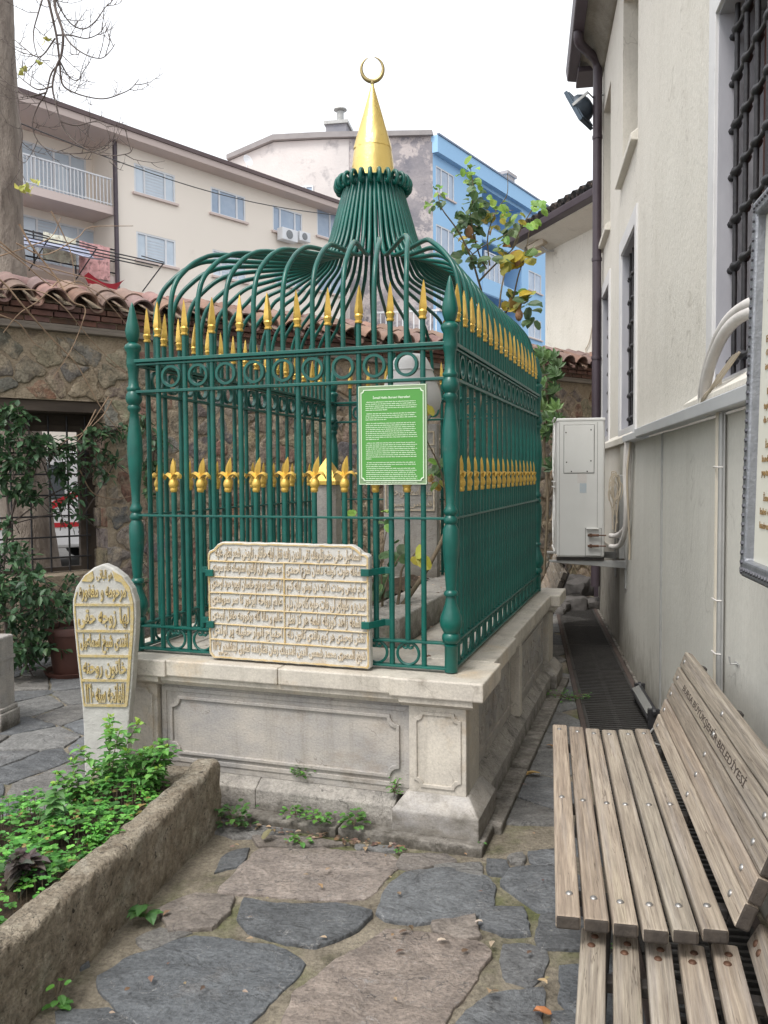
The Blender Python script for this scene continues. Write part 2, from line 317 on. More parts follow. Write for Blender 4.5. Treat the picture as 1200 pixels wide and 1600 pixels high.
# ---------------------------------------------------------------- foliage helpers
def rv(s=1): return Vector((random.uniform(-s,s), random.uniform(-s,s), random.uniform(-s,s)))
def leaf(mb, p, d, up, L, W, col, droop=.15, rnd=False):
    d = Vector(d).normalized(); s = d.cross(Vector(up))
    if s.length < 1e-3: s = d.orthogonal()
    s.normalize(); n = s.cross(d)
    def q(a, b, c): return Vector(p)+d*(a*L)+s*(b*W)+n*(c*L)
    if rnd: vs = [q(0,0,0), q(.5,0,-.03), q(1,0,-droop), q(.12,-.36,.04), q(.5,-.52,.07), q(.9,-.3,0), q(.12,.36,.04), q(.5,.52,.07), q(.9,.3,0)]
    else: vs = [q(0,0,0), q(.45,0,-.02), q(1,0,-droop), q(.14,-.28,.05), q(.42,-.5,.07), q(.75,-.28,-.02), q(.14,.28,.05), q(.42,.5,.07), q(.75,.28,-.02)]
    mb.add(vs, [(0,1,4,3),(1,2,5,4),(0,6,7,1),(1,7,8,2)], col)
def vary(c, a=.25):
    k = 1+random.uniform(-a, a); return (c[0]*k*(1+random.uniform(-.1,.1)), c[1]*k, c[2]*k*(1+random.uniform(-.15,.15)))
def spray(mb, p, d, n, L, W, cols, gap=.6, pairs=True, rnd=False):   # leaves along a shoot
    p = Vector(p); d = Vector(d).normalized()
    for i in range(n):
        q = p+d*(i*L*gap); sd = d.orthogonal(); sd.rotate(Matrix.Rotation(random.uniform(0, 6.28), 3, d))
        for sg in ((1,-1) if pairs else (1,)):
            leaf(mb, q, d*.5+sd*sg+Vector((0,0,-.25))+rv(.2), Vector((0,0,1))+rv(.5), L*random.uniform(.7,1.15), W*random.uniform(.8,1.1), vary(random.choice(cols)), random.uniform(.05,.3), rnd)
    leaf(mb, p+d*(n*L*gap), d+rv(.3), Vector((0,0,1))+rv(.3), L, W, vary(random.choice(cols)), .1, rnd)

# ================================================================ marble enclosure
PF = Frame((0.3892, 3.4372, 0), -18.5)       # local x to the right along the front, y to the back
ZT = .728; LY = 2.98; LX = -1.92
def chamf(x0, x1, z0, z1, c=.035):            # panel outline with notched corners
    def arc(cx, cz, a0, a1):
        return [(cx+c*math.cos(R_(lerp(a0,a1,k/4))), cz+c*math.sin(R_(lerp(a0,a1,k/4)))) for k in range(5)]
    return arc(x0,z0,90,0)+arc(x1,z0,180,90)+arc(x1,z1,270,180)+arc(x0,z1,360,270)
plinth = thing('marble_plinth', 'low carved marble plinth with panelled sides carrying the green iron railing', 'plinth', PF, (LX/2, LY/2, 0))
# footing course
fm = MB()
for a, b in ((-.02,-.62),(-.63,-1.21),(-1.22,-1.97)):
    fm.box(a+.045 if a > -.1 else a, b, -.05, .2, -.03, .052+random.uniform(-.006,.006))
for a, b in ((.2,.95),(.96,1.6),(1.61,2.3),(2.31,LY+.05)):
    fm.box(-.1, .06, a, b, -.03, .05+random.uniform(-.006,.006))
fm.box(LX-.04, LX+.1, .2, LY, -.03, .05)
part('footing', fm, stepstone, plinth, bevel=.008)
# base course: sloping top (section swept on each run)
def baserun(mb, a, b, axis, o, i, h0, h1):
    if axis == 'x': mb.prism([(o,.045),(o,h0),(i,h1),(i+(.3 if i > o else -.3),h1),(i+(.3 if i > o else -.3),.045)], lambda u,v,d: (d,u,v), a, b)
    else: mb.prism([(o,.045),(o,h0),(i,h1),(i-.3,h1),(i-.3,.045)], lambda u,v,d: (u,d,v), a, b)
bm = MB()
baserun(bm, -1.06, -.385, 'x', .03, .13, .142, .20); baserun(bm, -1.70, -1.062, 'x', .03, .13, .142, .20)
for a, b in ((.37,1.02),(1.023,1.85),(1.853,2.62)): baserun(bm, a, b, 'y', -.03, -.10, .142, .205)
part('base_course', bm, stepstone, plinth, bevel=.005)
def pedestal(mb, x0, x1, y0, y1):             # flared foot
    b = [(x0,y0),(x1,y0),(x1,y1),(x0,y1)]; t = [(x0+.055,y0+.06),(x1-.055,y0+.06),(x1-.055,y1-.055),(x0+.055,y1-.055)]
    vs = [(x,y,.045) for x,y in b]+[(x,y,.142) for x,y in b]+[(x,y,.212) for x,y in t]
    mb.add(vs, [(3,2,1,0),(0,1,5,4),(1,2,6,5),(2,3,7,6),(3,0,4,7),(4,5,9,8),(5,6,10,9),(6,7,11,10),(7,4,8,11),(8,9,10,11)])
for x0, x1, y0, y1 in ((-.385,0,0,.38),(LX,LX+.385,0,.38),(-.385,.012,LY-.35,LY+.02),(LX,LX+.385,LY-.35,LY)):
    ft = MB(); pedestal(ft, x0, x1, y0, y1); part('pedestal_foot', ft, marblegrey, plinth, bevel=.006)
    bd = MB(); bd.box(x0+.062, x1-.066, y0+.06, y1-.06, .208, .592)
    pf = part('pedestal', bd, marble, plinth, bevel=.004)
    if y0 < 1:
        pp = MB(); pp.cur = 0
        pp.ring(chamf(x0+.085, x1-.088, .235, .57, .03), chamf(x0+.10, x1-.103, .25, .555, .028), XZ, y0+.0525, y0+.0605)
        part('moulding', pp, marble, pf, bevel=.002)
    cp = MB(); cp.box(x0-.01, x1+.02, y0, y1+.03, .640, .722)
    cap_ = part('cap', cp, marble, plinth, bevel=.007)
    nk = MB(); nk.prism([(y0+.058,.590),(y0+.015,.614),(y0+.012,.6385),(y1-.03,.6385),(y1-.05,.59)], lambda u,v,d: (d,u,v), x0+.03, x1-.028)
    part('cap_moulding', nk, marble, plinth)
# panels
def fpanel(x0, x1, y, name='front_panel'):
    p = MB(); p.box(x0, x1, y, y+.12, .18, .60); q = part(name, p, marblegrey, plinth)
    m = MB(); m.ring(rect(x0+.004,x1-.004,.21,.575), rect(x0+.03,x1-.03,.232,.553), XZ, y-.006, y+.002)
    o = chamf(x0+.05,x1-.05,.25,.535,.045); i = chamf(x0+.066,x1-.066,.266,.519,.043)
    m.ring(o, i, XZ, y-.013, y+.002); part('moulding', m, marblegrey, q, bevel=.003)
fpanel(LX+.325, -.323, .09)
# side panels (right): near one set back, far one nearly flush
def speck(mb, x, y0, y1, z0, z1):             # low-relief foliage scrolls
    rnd = random.Random(5)
    cy = (y0+y1)/2; 
    for sy in (-1, 1):
        for k in range(4):
            py = cy+sy*(y1-y0)*(.10+.095*k); pz = z0+(z1-z0)*(.5+.22*math.sin(k*1.9+sy))
            pts = [(x, py+sy*.032*math.cos(a*.7)*(1-a/14), pz+.05*math.sin(a*.7)*(1-a/14)) for a in range(11)]
            mb.tube(pts, [.006]*10+[.003], 5)
            for t in range(3):
                a = rnd.uniform(0,6.28); mb.tube([(x,py,pz),(x+.003,py+.03*math.cos(a),pz+.03*math.sin(a)),(x,py+.055*math.cos(a+.4),pz+.055*math.sin(a+.4))], [.003,.009,.002], 5)
    mb.tube([(x, cy, z0+.03),(x+.003, cy, (z0+z1)/2),(x, cy, z1-.03)], [.012,.02,.004], 6)
for (y0, y1, xx) in ((.35,1.38,-.105),(1.46,2.62,-.085)):
    p = MB(); p.box(xx-.1, xx, y0, y1, .19, .60); q = part('side_panel', p, marblegrey, plinth)
    m = MB(); m.ring(rect(y0+.06,y1-.06,.245,.555), rect(y0+.085,y1-.085,.27,.53), lambda u,v,d: (d,u,v), xx-.002, xx+.008)
    part('moulding', m, marblegrey, q, bevel=.003)
    m = MB(); speck(m, xx+.001, y0+.1, y1-.1, .27, .53); part('carving', m, marblegrey, q, smooth=50)
p = MB(); p.box(-.2, -.05, 1.38, 1.46, .19, .612); part('pilaster', p, marble, plinth, bevel=.004)
p = MB(); p.box(LX+.05, LX+.2, .38, LY-.35, .1, .6); part('side_panel', p, marblegrey, plinth)
p = MB(); p.box(LX+.38, -.38, LY-.2, LY-.06, .05, .6); part('back_panel', p, marblegrey, plinth)
# coping slabs
cs = MB()
for a, b in ((-.384,-.93),(-.933,-1.522)): cs.box(a, b, .012, .36, .645, ZT-.006)
cs.box(-.32,-.012,.412,1.02,.645,ZT-.004); cs.box(-.32,-.03,1.023,1.8,.647,ZT-.006); cs.box(-.32,-.03,1.803,2.627,.646,ZT-.005)
cs.box(LX,LX+.32,.412,1.5,.645,ZT-.004); cs.box(LX,LX+.32,1.503,2.627,.645,ZT-.004)
cs.box(LX+.38,-.38,LY-.33,LY,.645,ZT-.004)
part('coping', cs, marble, plinth, bevel=.007)
cs = MB(); cs.prism([(.05,.598),(.03,.62),(.028,.6435),(.2,.6435),(.2,.598)], lambda u,v,d: (d,u,v), LX+.36, -.36)
cs.prism([(-.06,.598),(-.045,.62),(-.043,.6435),(-.3,.6435),(-.3,.598)], lambda u,v,d: (u,d,v), .385, 2.62)
part('coping_moulding', cs, marble, plinth)
fl = MB(); fl.box(LX+.3, -.3, .34, LY-.3, .55, ZT-.012); part('floor_slab', fl, marble, plinth)
# ---- grave inside the railing
gr = thing('inner_grave', 'stone framed grave bed of earth inside the green railing', 'grave', PF, (-.95,1.5,ZT-.012))
g = MB(); g.prism([(-.53,.60),(-.53,2.42),(-1.42,2.42),(-1.42,.60)], XY, ZT-.012, .868)
# framed top: leave a bed opening by building four sides
g = MB()
z0, z1 = ZT-.012, .872
g.box(-.80,-.53,.60,2.42,z0,z1); g.box(-1.42,-1.2,.60,2.42,z0,z1-.002); g.box(-1.198,-.802,.602,.95,z0,z1-.003); g.box(-1.198,-.802,2.2,2.418,z0,z1-.003)
part('kerb', g, stepstone, gr, bevel=.01)
g = MB(); n = 14
for i in range(n):
    for j in range(n*3):
        pass
vs = []; nx, ny = 12, 36
for j in range(ny+1):
    for i in range(nx+1):
        x = lerp(-1.197,-.803,i/nx); y = lerp(.951,2.199,j/ny); vs.append((x,y,.875+.03*noise.noise(Vector((x*9,y*9,0)))+.015*noise.noise(Vector((x*30,y*30,3)))))
g = MB(); g.add(vs, [(j*(nx+1)+i, j*(nx+1)+i+1, (j+1)*(nx+1)+i+1, (j+1)*(nx+1)+i) for j in range(ny) for i in range(nx)])
part('earth', g, soil, gr, smooth=60)
# foot column with gilded pyramid cap
co = thing('foot_column', 'pale square marble column with a gilded pyramid top inside the railing', 'column', PF, (-.99,.78,.8))
g = MB(); k = .062
g.prism([(-.99-k,.78-k*.6),(-.99-k*.6,.78-k),(-.99+k*.6,.78-k),(-.99+k,.78-k*.6),(-.99+k,.78+k*.6),(-.99+k*.6,.78+k),(-.99-k*.6,.78+k),(-.99-k,.78+k*.6)], XY, .80, 1.545)
part('shaft', g, marblegrey, co, bevel=.003)
g = MB(); k = .075; g.box(-.99-k,-.99+k,.78-k,.78+k,1.546,1.565)
g.add([(-.99-k,.78-k,1.5655),(-.99+k,.78-k,1.5655),(-.99+k,.78+k,1.5655),(-.99-k,.78+k,1.5655),(-.99,.78,1.70)], [(0,1,4),(1,2,4),(2,3,4),(3,0,4),(3,2,1,0)])
part('pyramid_cap', g, gold, co)
# turbaned headstone at the far end of the grave
hs_ = thing('turbaned_headstone', 'tall marble headstone crowned by a big pleated stone turban inside the railing', 'headstone', PF, (-.97,2.3,.86))
g = MB(); g.box(-1.17,-.775,2.26,2.34,.86,1.95); sl = part('slab', g, marblegrey, hs_, bevel=.006)
g = MB()
for (z0, z1) in ((1.56,1.78),(1.34,1.54),(1.80,1.9)):
    g.ring(rect(-1.155,-.79,z0,z1), rect(-1.145,-.80,z0+.01,z1-.01), XZ, 2.25, 2.261)
part('border', g, tabletrelief, sl)
g = MB()
for s_, z0, z1 in (('خليفة رسول','1.63','1.75'),('شيخ اسماعيل حقى','1.42','1.51'),('قدس سره','1.36','1.41'),('افندى بروسوى','1.57','1.625')):
    text_box(g, arabic(s_), -1.135, -.81, float(z0), float(z1), 2.2605, .008)
part('inscription', g, tabletrelief, sl)
prof = [(.10,1.93),(.11,1.97),(.13,1.99),(.15,2.02),(.205,2.06),(.218,2.12),(.21,2.18),(.185,2.24),(.165,2.30),(.15,2.34),(.135,2.38),(.11,2.42),(.07,2.445),(.02,2.452)]
g = MB(); n = 48; vs = []; fs = []
for i, (r, z) in enumerate(prof):
    for j in range(n):
        a = 2*math.pi*j/n; rr = r*(1+(.018*abs(math.sin(a*9+ (i%2)*.3)) if z > 2.05 else 0)); vs.append((-.975+rr*math.cos(a), 2.30+rr*.85*math.sin(a), z))
for i in range(len(prof)-1):
    for j in range(n): fs.append((i*n+j, i*n+(j+1)%n, (i+1)*n+(j+1)%n, (i+1)*n+j))
fs += [tuple(range(n))[::-1], tuple((len(prof)-1)*n+j for j in range(n))]
g.add(vs, fs); tb = part('turban', g, whitestone, hs_, smooth=50)
g = MB()
for z, r in ((2.33,.158),(2.25,.186)): g.tube([(-.975+r*math.cos(a*.2618), 2.30+r*.85*math.sin(a*.2618), z) for a in range(25)], .007, 6)
part('turban_band', g, whitestone, tb, smooth=50)

# ================================================================ green railing with dome
RX0, RX1, RY0, RY1 = -1.765, -.155, .155, 2.80
rail = thing('railing', 'green wrought iron tomb railing with gold spear tips, open onion dome and gilded cone', 'railing', PF, (-.96,1.4775,ZT))
RB = BASE[rail.name]
def shared(name, me, parent, pos=None, rotz=0, loc=None):
    o = bpy.data.objects.new(name, me); COL.objects.link(o); o.parent = parent
    o.location = (Vector(pos)-RB) if pos is not None else loc
    o.rotation_euler = (0,0,rotz); return o
# corner posts
prof = [(.029,0),(.029,.112),(.031,.114),(.031,.120),(.024,.124),(.037,.135),(.041,.150),(.039,.165),(.032,.172),(.036,.180),(.047,.200),(.050,.222),(.047,.245),(.037,.272),(.026,.305),(.022,.335),
 (.030,.338),(.032,.347),(.029,.355),(.022,.362),(.026,.42),(.034,.52),(.037,.58),(.034,.63),(.024,.652),(.030,.658),(.031,.672),(.027,.682),(.022,.69),(.029,.698),(.031,.712),(.025,.722),(.020,.74),(.0225,.80),(.032,.90),(.038,.985),(.036,1.06),(.026,1.14),(.0205,1.185),
 (.031,1.20),(.032,1.212),(.026,1.222),(.037,1.238),(.040,1.255),(.036,1.275),(.029,1.288),(.034,1.298),(.034,1.306),(.026,1.315),(.0235,1.35),(.027,1.40),(.032,1.415),(.033,1.43),(.030,1.48),(.040,1.497),(.041,1.507),(.036,1.518),(.024,1.528)]
pm = MB(); pm.lathe(prof, n=20); post_me = make_mesh('corner_post', pm, green, smooth=45)
prof = [(.024,0),(.019,.01),(.026,.02),(.033,.045),(.0355,.07),(.030,.10),(.021,.14),(.012,.18),(.004,.205),(.001,.21)]
pm = MB(); pm.lathe(prof, n=20); fin_me = make_mesh('finial', pm, green, smooth=50)
for x in (RX0, RX1):
    for y in (RY0, RY1):
        p = shared('corner_post', post_me, rail, (x,y,ZT)); shared('finial', fin_me, p, loc=(0,0,1.525-.008))
# rails
for (x0,y0,x1,y1) in ((RX0,RY0,RX1,RY0),(RX1,RY0,RX1,RY1),(RX0,RY1,RX1,RY1),(RX0,RY0,RX0,RY1)):
    def rl(z, hh, ww, off=0):
        m = MB(); ax = x0 != x1
        if ax: m.box(x0+.01, x1-.01, y0-ww/2, y0+ww/2, z-hh/2, z+hh/2)
        else: m.box(x0-ww/2, x0+ww/2, y0+.01, y1-.01, z-hh/2, z+hh/2)
        part('rail', m, green, rail, bevel=.002)
    rl(2.164,.016,.05); rl(2.1465,.010,.034); rl(2.014,.014,.038); rl(1.404,.010,.034); rl(.853,.010,.036); rl(.741,.010,.04)
# repeated pieces
m = MB(); m.tube([(0,0,.744-ZT),(0,0,2.285-ZT)], .0125, 10); bar_me = make_mesh('bar', m, green, smooth=50)
m = MB(); m.tube([(0,0,.86-ZT),(0,0,1.53-ZT)], .0125, 10); sbar_me = make_mesh('short_bar', m, green, smooth=50)
m = MB(); m.lathe([(.014,0),(.018,.003),(.018,.010),(.014,.013),(.016,.02),(.0205,.034),(.016,.042)], n=10)
m.lathe([(.016,.038),(.021,.05),(.0185,.07),(.012,.12),(.005,.158),(.001,.172)], n=4)
tip_me = make_mesh('spear_tip', m, gold, smooth=30)
m = MB(); m.lathe([(.013,-.006),(.017,0),(.0175,.008),(.016,.014),(.021,.022),(.023,.034),(.019,.048),(.012,.06),(.013,.072)], n=12)
for sg in (-1,1):
    vs = []; fs = []
    cen = curve([(0,.058),(.016*sg,.078),(.036*sg,.084),(.050*sg,.072),(.055*sg,.058)], 3); k = len(cen)
    for i, p in enumerate(cen):
        t = i/(k-1); wd = .019*math.sin(math.pi*(.25+.75*t))+.001; th = .006*(1-t)+.001
        vs += [(p.x, -wd, p.y-.003), (p.x, 0, p.y+th+.004), (p.x, wd, p.y-.003), (p.x, 0, p.y-th)]
    for i in range(k-1):
        for j in range(4): fs.append((i*4+j, i*4+(j+1)%4, (i+1)*4+(j+1)%4, (i+1)*4+j))
    fs += [(0,1,2,3),((k-1)*4+3,(k-1)*4+2,(k-1)*4+1,(k-1)*4)]; m.add(vs, fs)
vs = []; fs = []; pr = [(.006,.062,0),(.012,.078,0),(.0165,.098,.001),(.0145,.120,.003),(.008,.143,.007),(.001,.160,.011)]
for r, z, b in pr: vs += [(-r+b,0,z),(b,-r*.75,z),(r+b,0,z),(b,r*.75,z)]
for i in range(len(pr)-1):
    for j in range(4): fs.append((i*4+j, i*4+(j+1)%4, (i+1)*4+(j+1)%4, (i+1)*4+j))
m.add(vs, fs); fleur_me = make_mesh('fleur_tip', m, gold, smooth=40)
m = MB(); n = 28; r0 = .0535
m.ring([(r0*math.cos(6.2832*i/n)*1.0+.0,r0*math.sin(6.2832*i/n)) for i in range(n)], [((r0-.0125)*math.cos(6.2832*i/n),(r0-.0125)*math.sin(6.2832*i/n)) for i in range(n)], XZ, -.011, .011)
ring_me = make_mesh('ring', m, green, smooth=40)
pts = []
for sg in (1,):
    cu = []
    for i in range(9): a = R_(-120+ -300*i/8+ 0); cu.append((.020+.0085*math.cos(R_(20)+i*.62), .030-.0085+.011*math.sin(R_(20)+i*.62)))
def scroll_pts():
    R0 = .050; out = []
    for i in range(29):
        a = R_(68-(68+90)*i/28*1.0); out.append((R0*math.cos(a), R0*math.sin(a)))      # right half from top to bottom
    top = out[0]; c = (top[0]-.006, top[1]-.013); hook = []
    for i in range(10):
        a = R_(68+i*34); rr = .0145-.0009*i; hook.append((c[0]+rr*math.cos(a), c[1]+rr*math.sin(a)))
    right = hook[::-1]+out[1:]
    left = [(-u,v) for u,v in right][::-1]
    return right+left[1:]
m = MB(); sp = scroll_pts(); m.tube([(u,0,v) for u,v in sp], .0068, 7); scroll_me = make_mesh('scroll', m, green, smooth=50)
def along(n, a, b): return [lerp(a, b, i/(n-1)) for i in range(n)]
fronts = along(10, -1.622, -.278); sides = along(17, RY0+.122, RY1-.122)
ZR = 2.084; ZS = .797
rods = []
jit = random.Random(3)
for y in (RY0, RY1):
    for i, x in enumerate(fronts):
        b = shared('bar', bar_me, rail, (x,y,ZT), jit.uniform(0,6)); st_ = shared('spear_tip', tip_me, b, loc=(0,0,1.548)); st_.rotation_euler = (jit.uniform(-.035,.035), jit.uniform(-.035,.035), .78+jit.uniform(-.3,.3))
        if i < 9:
            xm = (x+fronts[i+1])/2
            s_ = shared('short_bar', sbar_me, rail, (xm,y,ZT)); ft_ = shared('fleur_tip', fleur_me, s_, loc=(0,0,.797)); ft_.rotation_euler = (jit.uniform(-.05,.05), jit.uniform(-.07,.07), jit.uniform(-.22,.22))
            shared('ring', ring_me, rail, (xm,y,ZR)); shared('scroll', scroll_me, rail, (xm,y,ZS)); rods.append((xm,y))
for x in (RX0, RX1):
    for i, y in enumerate(sides):
        b = shared('bar', bar_me, rail, (x,y,ZT), jit.uniform(0,6)); st_ = shared('spear_tip', tip_me, b, loc=(0,0,1.548)); st_.rotation_euler = (jit.uniform(-.035,.035), jit.uniform(-.035,.035), .78+jit.uniform(-.3,.3))
        if i < 16:
            ym = (y+sides[i+1])/2
            s_ = shared('short_bar', sbar_me, rail, (x,ym,ZT)); shared('fleur_tip', fleur_me, s_, loc=(0,0,.797), rotz=math.pi/2+jit.uniform(-.12,.12))
            shared('ring', ring_me, rail, (x,ym,ZR), math.pi/2); shared('scroll', scroll_me, rail, (x,ym,ZS), math.pi/2); rods.append((x,ym))
# dome rods
DC = Vector((-.96, 1.4775, 0))
rods.sort(key=lambda p: math.atan2(p[1]-DC.y, p[0]-DC.x)); NR = len(rods)
for k, (x, y) in enumerate(rods):
    a0 = math.atan2(y-DC.y, x-DC.x); aN = 2*math.pi*(k+.5)/NR-math.pi
    d = Vector((math.cos(aN), math.sin(aN), 0)); hook_ = k % 2 == 0; A = Vector((x,y,0)); D = (A-DC).length
    inn = (DC+d*.30-A); il = inn.length; inn.normalize(); perp = Vector((-1 if x == RX1 else 1 if x == RX0 else 0, -1 if y == RY1 else 1 if y == RY0 else 0, 0))
    s1 = min(.30, il*.42); h = lambda v, z: Vector((v.x, v.y, z))
    q = A+perp*.05; 
    P = [h(A,2.16), h(A,2.30), h(A+perp*.004,2.43), h(A+inn*.02+perp*.02,2.54), h(A+inn*.07+perp*.05,2.625), h(A+inn*s1*.45+perp*.08,2.69), h(A+inn*s1*.9+perp*.07,2.735)]
    E_ = P[-1]; T = DC+d*.42
    mid = (Vector((E_.x,E_.y,0))*.45+T*.55); P += [h(mid, 2.785)]
    P += [h(DC+d*.395,2.838), h(DC+d*.315,2.905), h(DC+d*.268,3.00), h(DC+d*.235,3.11), h(DC+d*.203,3.22), h(DC+d*.180,3.30), h(DC+d*.170,3.345), h(DC+d*.180,3.368)]+([h(DC+d*.200,3.385), h(DC+d*.222,3.372), h(DC+d*.230,3.342), h(DC+d*.220,3.316), h(DC+d*.202,3.314), h(DC+d*.197,3.330)] if hook_ else [])
    m = MB(); m.tube([p for p in curve(P, 4)], .0122, 8); part('dome_rod', m, green, rail, smooth=60)
m = MB(); 
for z in (3.30, 3.335): m.tube([(DC.x+.157*math.cos(i*.2618), DC.y+.157*math.sin(i*.2618), z) for i in range(25)], .012, 8)
part('collar', m, green, rail, smooth=50)
def conez(prof, jitter):
    m = MB(); n = 40; vs = []; fs = []
    for i, (r, z) in enumerate(prof):
        for j in range(n):
            a = 6.28318*j/n; q = Vector((math.cos(a)*3, math.sin(a)*3, z*9)); rr = r*(1+jitter*noise.noise(q)+ .5*jitter*noise.noise(q*2.7))
            vs.append((DC.x+rr*math.cos(a), DC.y+rr*math.sin(a), z))
    for i in range(len(prof)-1):
        for j in range(n): fs.append((i*n+j, i*n+(j+1)%n, (i+1)*n+(j+1)%n, (i+1)*n+j))
    fs += [tuple(range(n))[::-1], tuple((len(prof)-1)*n+j for j in range(n))]
    m.add(vs, fs); return m
cn = part('cone', conez([(.138,3.36),(.132,3.42),(.125,3.48),(.117,3.54),(.112,3.572)], .01), goldsheet, rail, smooth=60)
part('cone_top', conez([(.1145,3.566),(.112,3.58),(.102,3.62),(.09,3.665),(.077,3.71),(.062,3.76),(.047,3.815),(.033,3.865),(.020,3.91),(.010,3.945),(.008,3.96)], .05), goldsheet, rail, smooth=60)
m = MB()
mr = Matrix.Rotation(R_(18.5), 3, 'Z'); pts = []; rs = []
for i in range(41):
    a = R_(108+ 324*i/40+6); pts.append(Vector((DC.x, DC.y, 4.045)) + mr @ Vector((.066*math.cos(a), 0, .072*math.sin(a)))); t = abs(i/20-1); rs.append(.0105*(1-t**2)+.0022)
m.tube(pts, rs, 10); m.lathe([(.010,3.955),(.014,3.965),(.009,3.975)], (DC.x,DC.y,0), 10); part('crescent', m, dullgold, rail, smooth=60)

# ---- green information board wired to the front bars
sg_ = thing('information_board', 'green information board with white lettering hung on the front of the railing', 'sign', PF, (-.41,.125,1.553))
xs0, xs1, zs0, zs1 = -.569, -.252, 1.553, 1.992
m = MB(); m.box(xs0,xs1,.122,.134,zs0,zs1); bdp = part('board', m, signedge, sg_, bevel=.002)
m = MB(); m.prism(chamf(xs0+.012,xs1-.012,zs0+.016,zs1-.016,.012), XZ, .1195, .1223); part('green_field', m, signgreen, sg_)
m = MB(); m.ring(rect(xs0+.002,xs1-.002,zs0+.002,zs1-.002), rect(xs0+.0045,xs1-.0045,zs0+.0045,zs1-.0045), XZ, .1205, .1223)
m.ring(chamf(xs0+.013,xs1-.013,zs0+.017,zs1-.017,.012), chamf(xs0+.0165,xs1-.0165,zs0+.0205,zs1-.0205,.0125), XZ, .1180, .1197); part('border_line', m, signwhite, sg_)
m = MB(); text_box(m, 'İsmail Hakkı Bursevi Hazretleri', xs0+.070, xs1-.075, zs1-.060, zs1-.044, .1193, .0006, .02, True)
rl_ = random.Random(11); z = zs1-.074
for para, cnt in enumerate((5,4,9,9,3,9)):
    for ln in range(cnt):
        x = xs0+.036 + (.004 if ln == 0 else 0); end = xs1-.042-rl_.uniform(0,.014)
        if ln == cnt-1: end = x+rl_.uniform(.02,.12)
        while x < end:
            wl_ = rl_.uniform(.006,.022); e = min(x+wl_, end); c = x
            while c < e-.001:      # tiny letter strokes
                hh = rl_.choice((.0026,.0026,.0036)); m.box(c, c+.0016, .1188, .1193, z, z+hh); c += .0023
            m.box(x, e-.0006, .1189, .11935, z, z+.0009); x = e+.0022
        z -= .0088
    z -= .0075 if para != 4 else .000
part('lettering', m, signwhite, sg_)
# ---- inscribed marble tablet on brackets
tb_ = thing('inscribed_tablet', 'wide marble tablet with seven rows of raised Arabic script clamped to the railing', 'tablet', PF, (-.912,.10,.727))
tx0, tx1, tz0, tz1 = -1.319, -.507, .732, 1.287
outl = [(tx0+.02,tz0),(tx1-.008,tz0),(tx1,tz0+.01),(tx1,tz1-.052),(tx1-.012,tz1-.042),(tx1-.03,tz1-.036),(tx1-.055,tz1-.014),(tx1-.08,tz1-.002),(tx0+.078,tz1),(tx0+.052,tz1-.012),(tx0+.03,tz1-.034),(tx0+.008,tz1-.044),(tx0,tz1-.056),(tx0,tz0+.02)]
def rough(poly, amp, step):
    out = []; n = len(poly)
    for i in range(n):
        a = Vector(poly[i]); b = Vector(poly[(i+1)%n]); k = max(1, int((b-a).length/step))
        for j in range(k):
            p = a.lerp(b, j/k); q = Vector((p.x*40, p.y*40, 0)); out.append((p.x+amp*noise.noise(q), p.y+amp*noise.noise(q+Vector((9,9,9)))))
    return out
ol = rough(outl, .0028, .02)
cxy = ((tx0+tx1)/2,(tz0+tz1)/2)
m = MB(); m.prism(ol, XZ, .078, .118); ts = part('slab', m, tabletm, tb_, bevel=.004)
inn = [(cxy[0]+(u-cxy[0])*.972, cxy[1]+(v-cxy[1])*.962) for u,v in ol]
rows = [tz0+.016+ (tz1-tz0-.032)*k/7 for k in range(8)]; dz = -.000
m = MB(); m.ring([(cxy[0]+(u-cxy[0])*.99, cxy[1]+(v-cxy[1])*.985) for u,v in ol], inn, XZ, .0725, .079)
rr_ = random.Random(2)
def rule(x0, x1, z): 
    k = 14; vs = []
    P = [Vector((lerp(x0,x1,i/k), .0745, z+rr_.uniform(-.0012,.0012))) for i in range(k+1)]
    m.tube(P, .0042, 6)
for k in range(1,7): rule(tx0+.012, tx1-.012, rows[k])
m.tube([(cxy[0]-.008,.0745,rows[1]),(cxy[0]-.008,.0745,rows[6])], .0042, 6)
part('gilded_rule', m, tabletgold, ts)
LN = [('اسماعيل حقى حضرتلرينك تقى الدين زاده نقل ايله خاقانى تاريخى شعر نطق عليه',),
 ('عشقله طوت كوشه دامان شرع احمدى','عبد محض اول اولمق استرسك غلام سرمدى'),
 ('جام فيض وحدت ذاتيه دن نوش ايله كيم','اوله سك بو بزم خاصان ايچره مرد اوحدى'),
 ('سدره و طوباى لى فات جلوه كاه جان دل','عالم ارواحه ايركور تا سر سروقدى'),
 ('عاشقه زاهد كوزيله ايلمه هر كز نظر','عالم و دانا ئله بركورمه طفل ابجدى'),
 ('نقش توحيدى هر كيم ياقدى كانون دله','احتياج انوار حقيله پر اولدى'),
 ('شيخ المصرى محمد شمس الدين افندينك زمان نظارتنده تعليق ايدلشدر ١١٣٧',)]
m = MB()
for k, ln in enumerate(LN):
    z1_ = rows[7-k]-.007; z0_ = rows[6-k]+.008
    if len(ln) == 1: text_box(m, arabic(ln[0]), tx0+.022+(.02 if k == 0 else 0), tx1-.018-(.02 if k == 0 else 0), z0_-.004, z1_+.003, .0785, .0065, .018)
    else:
        text_box(m, arabic(ln[0]), cxy[0]+.004, tx1-.022, z0_-.003, z1_+.004, .0785, .0065, .018)
        text_box(m, arabic(ln[1]), tx0+.022, cxy[0]-.02, z0_-.003, z1_+.004, .0785, .0065, .018)
text_box(m, arabic('١٣٣٠'), tx0+.05, tx0+.11, rows[0]+.002, rows[0]+.018, .0785, .007, .02)
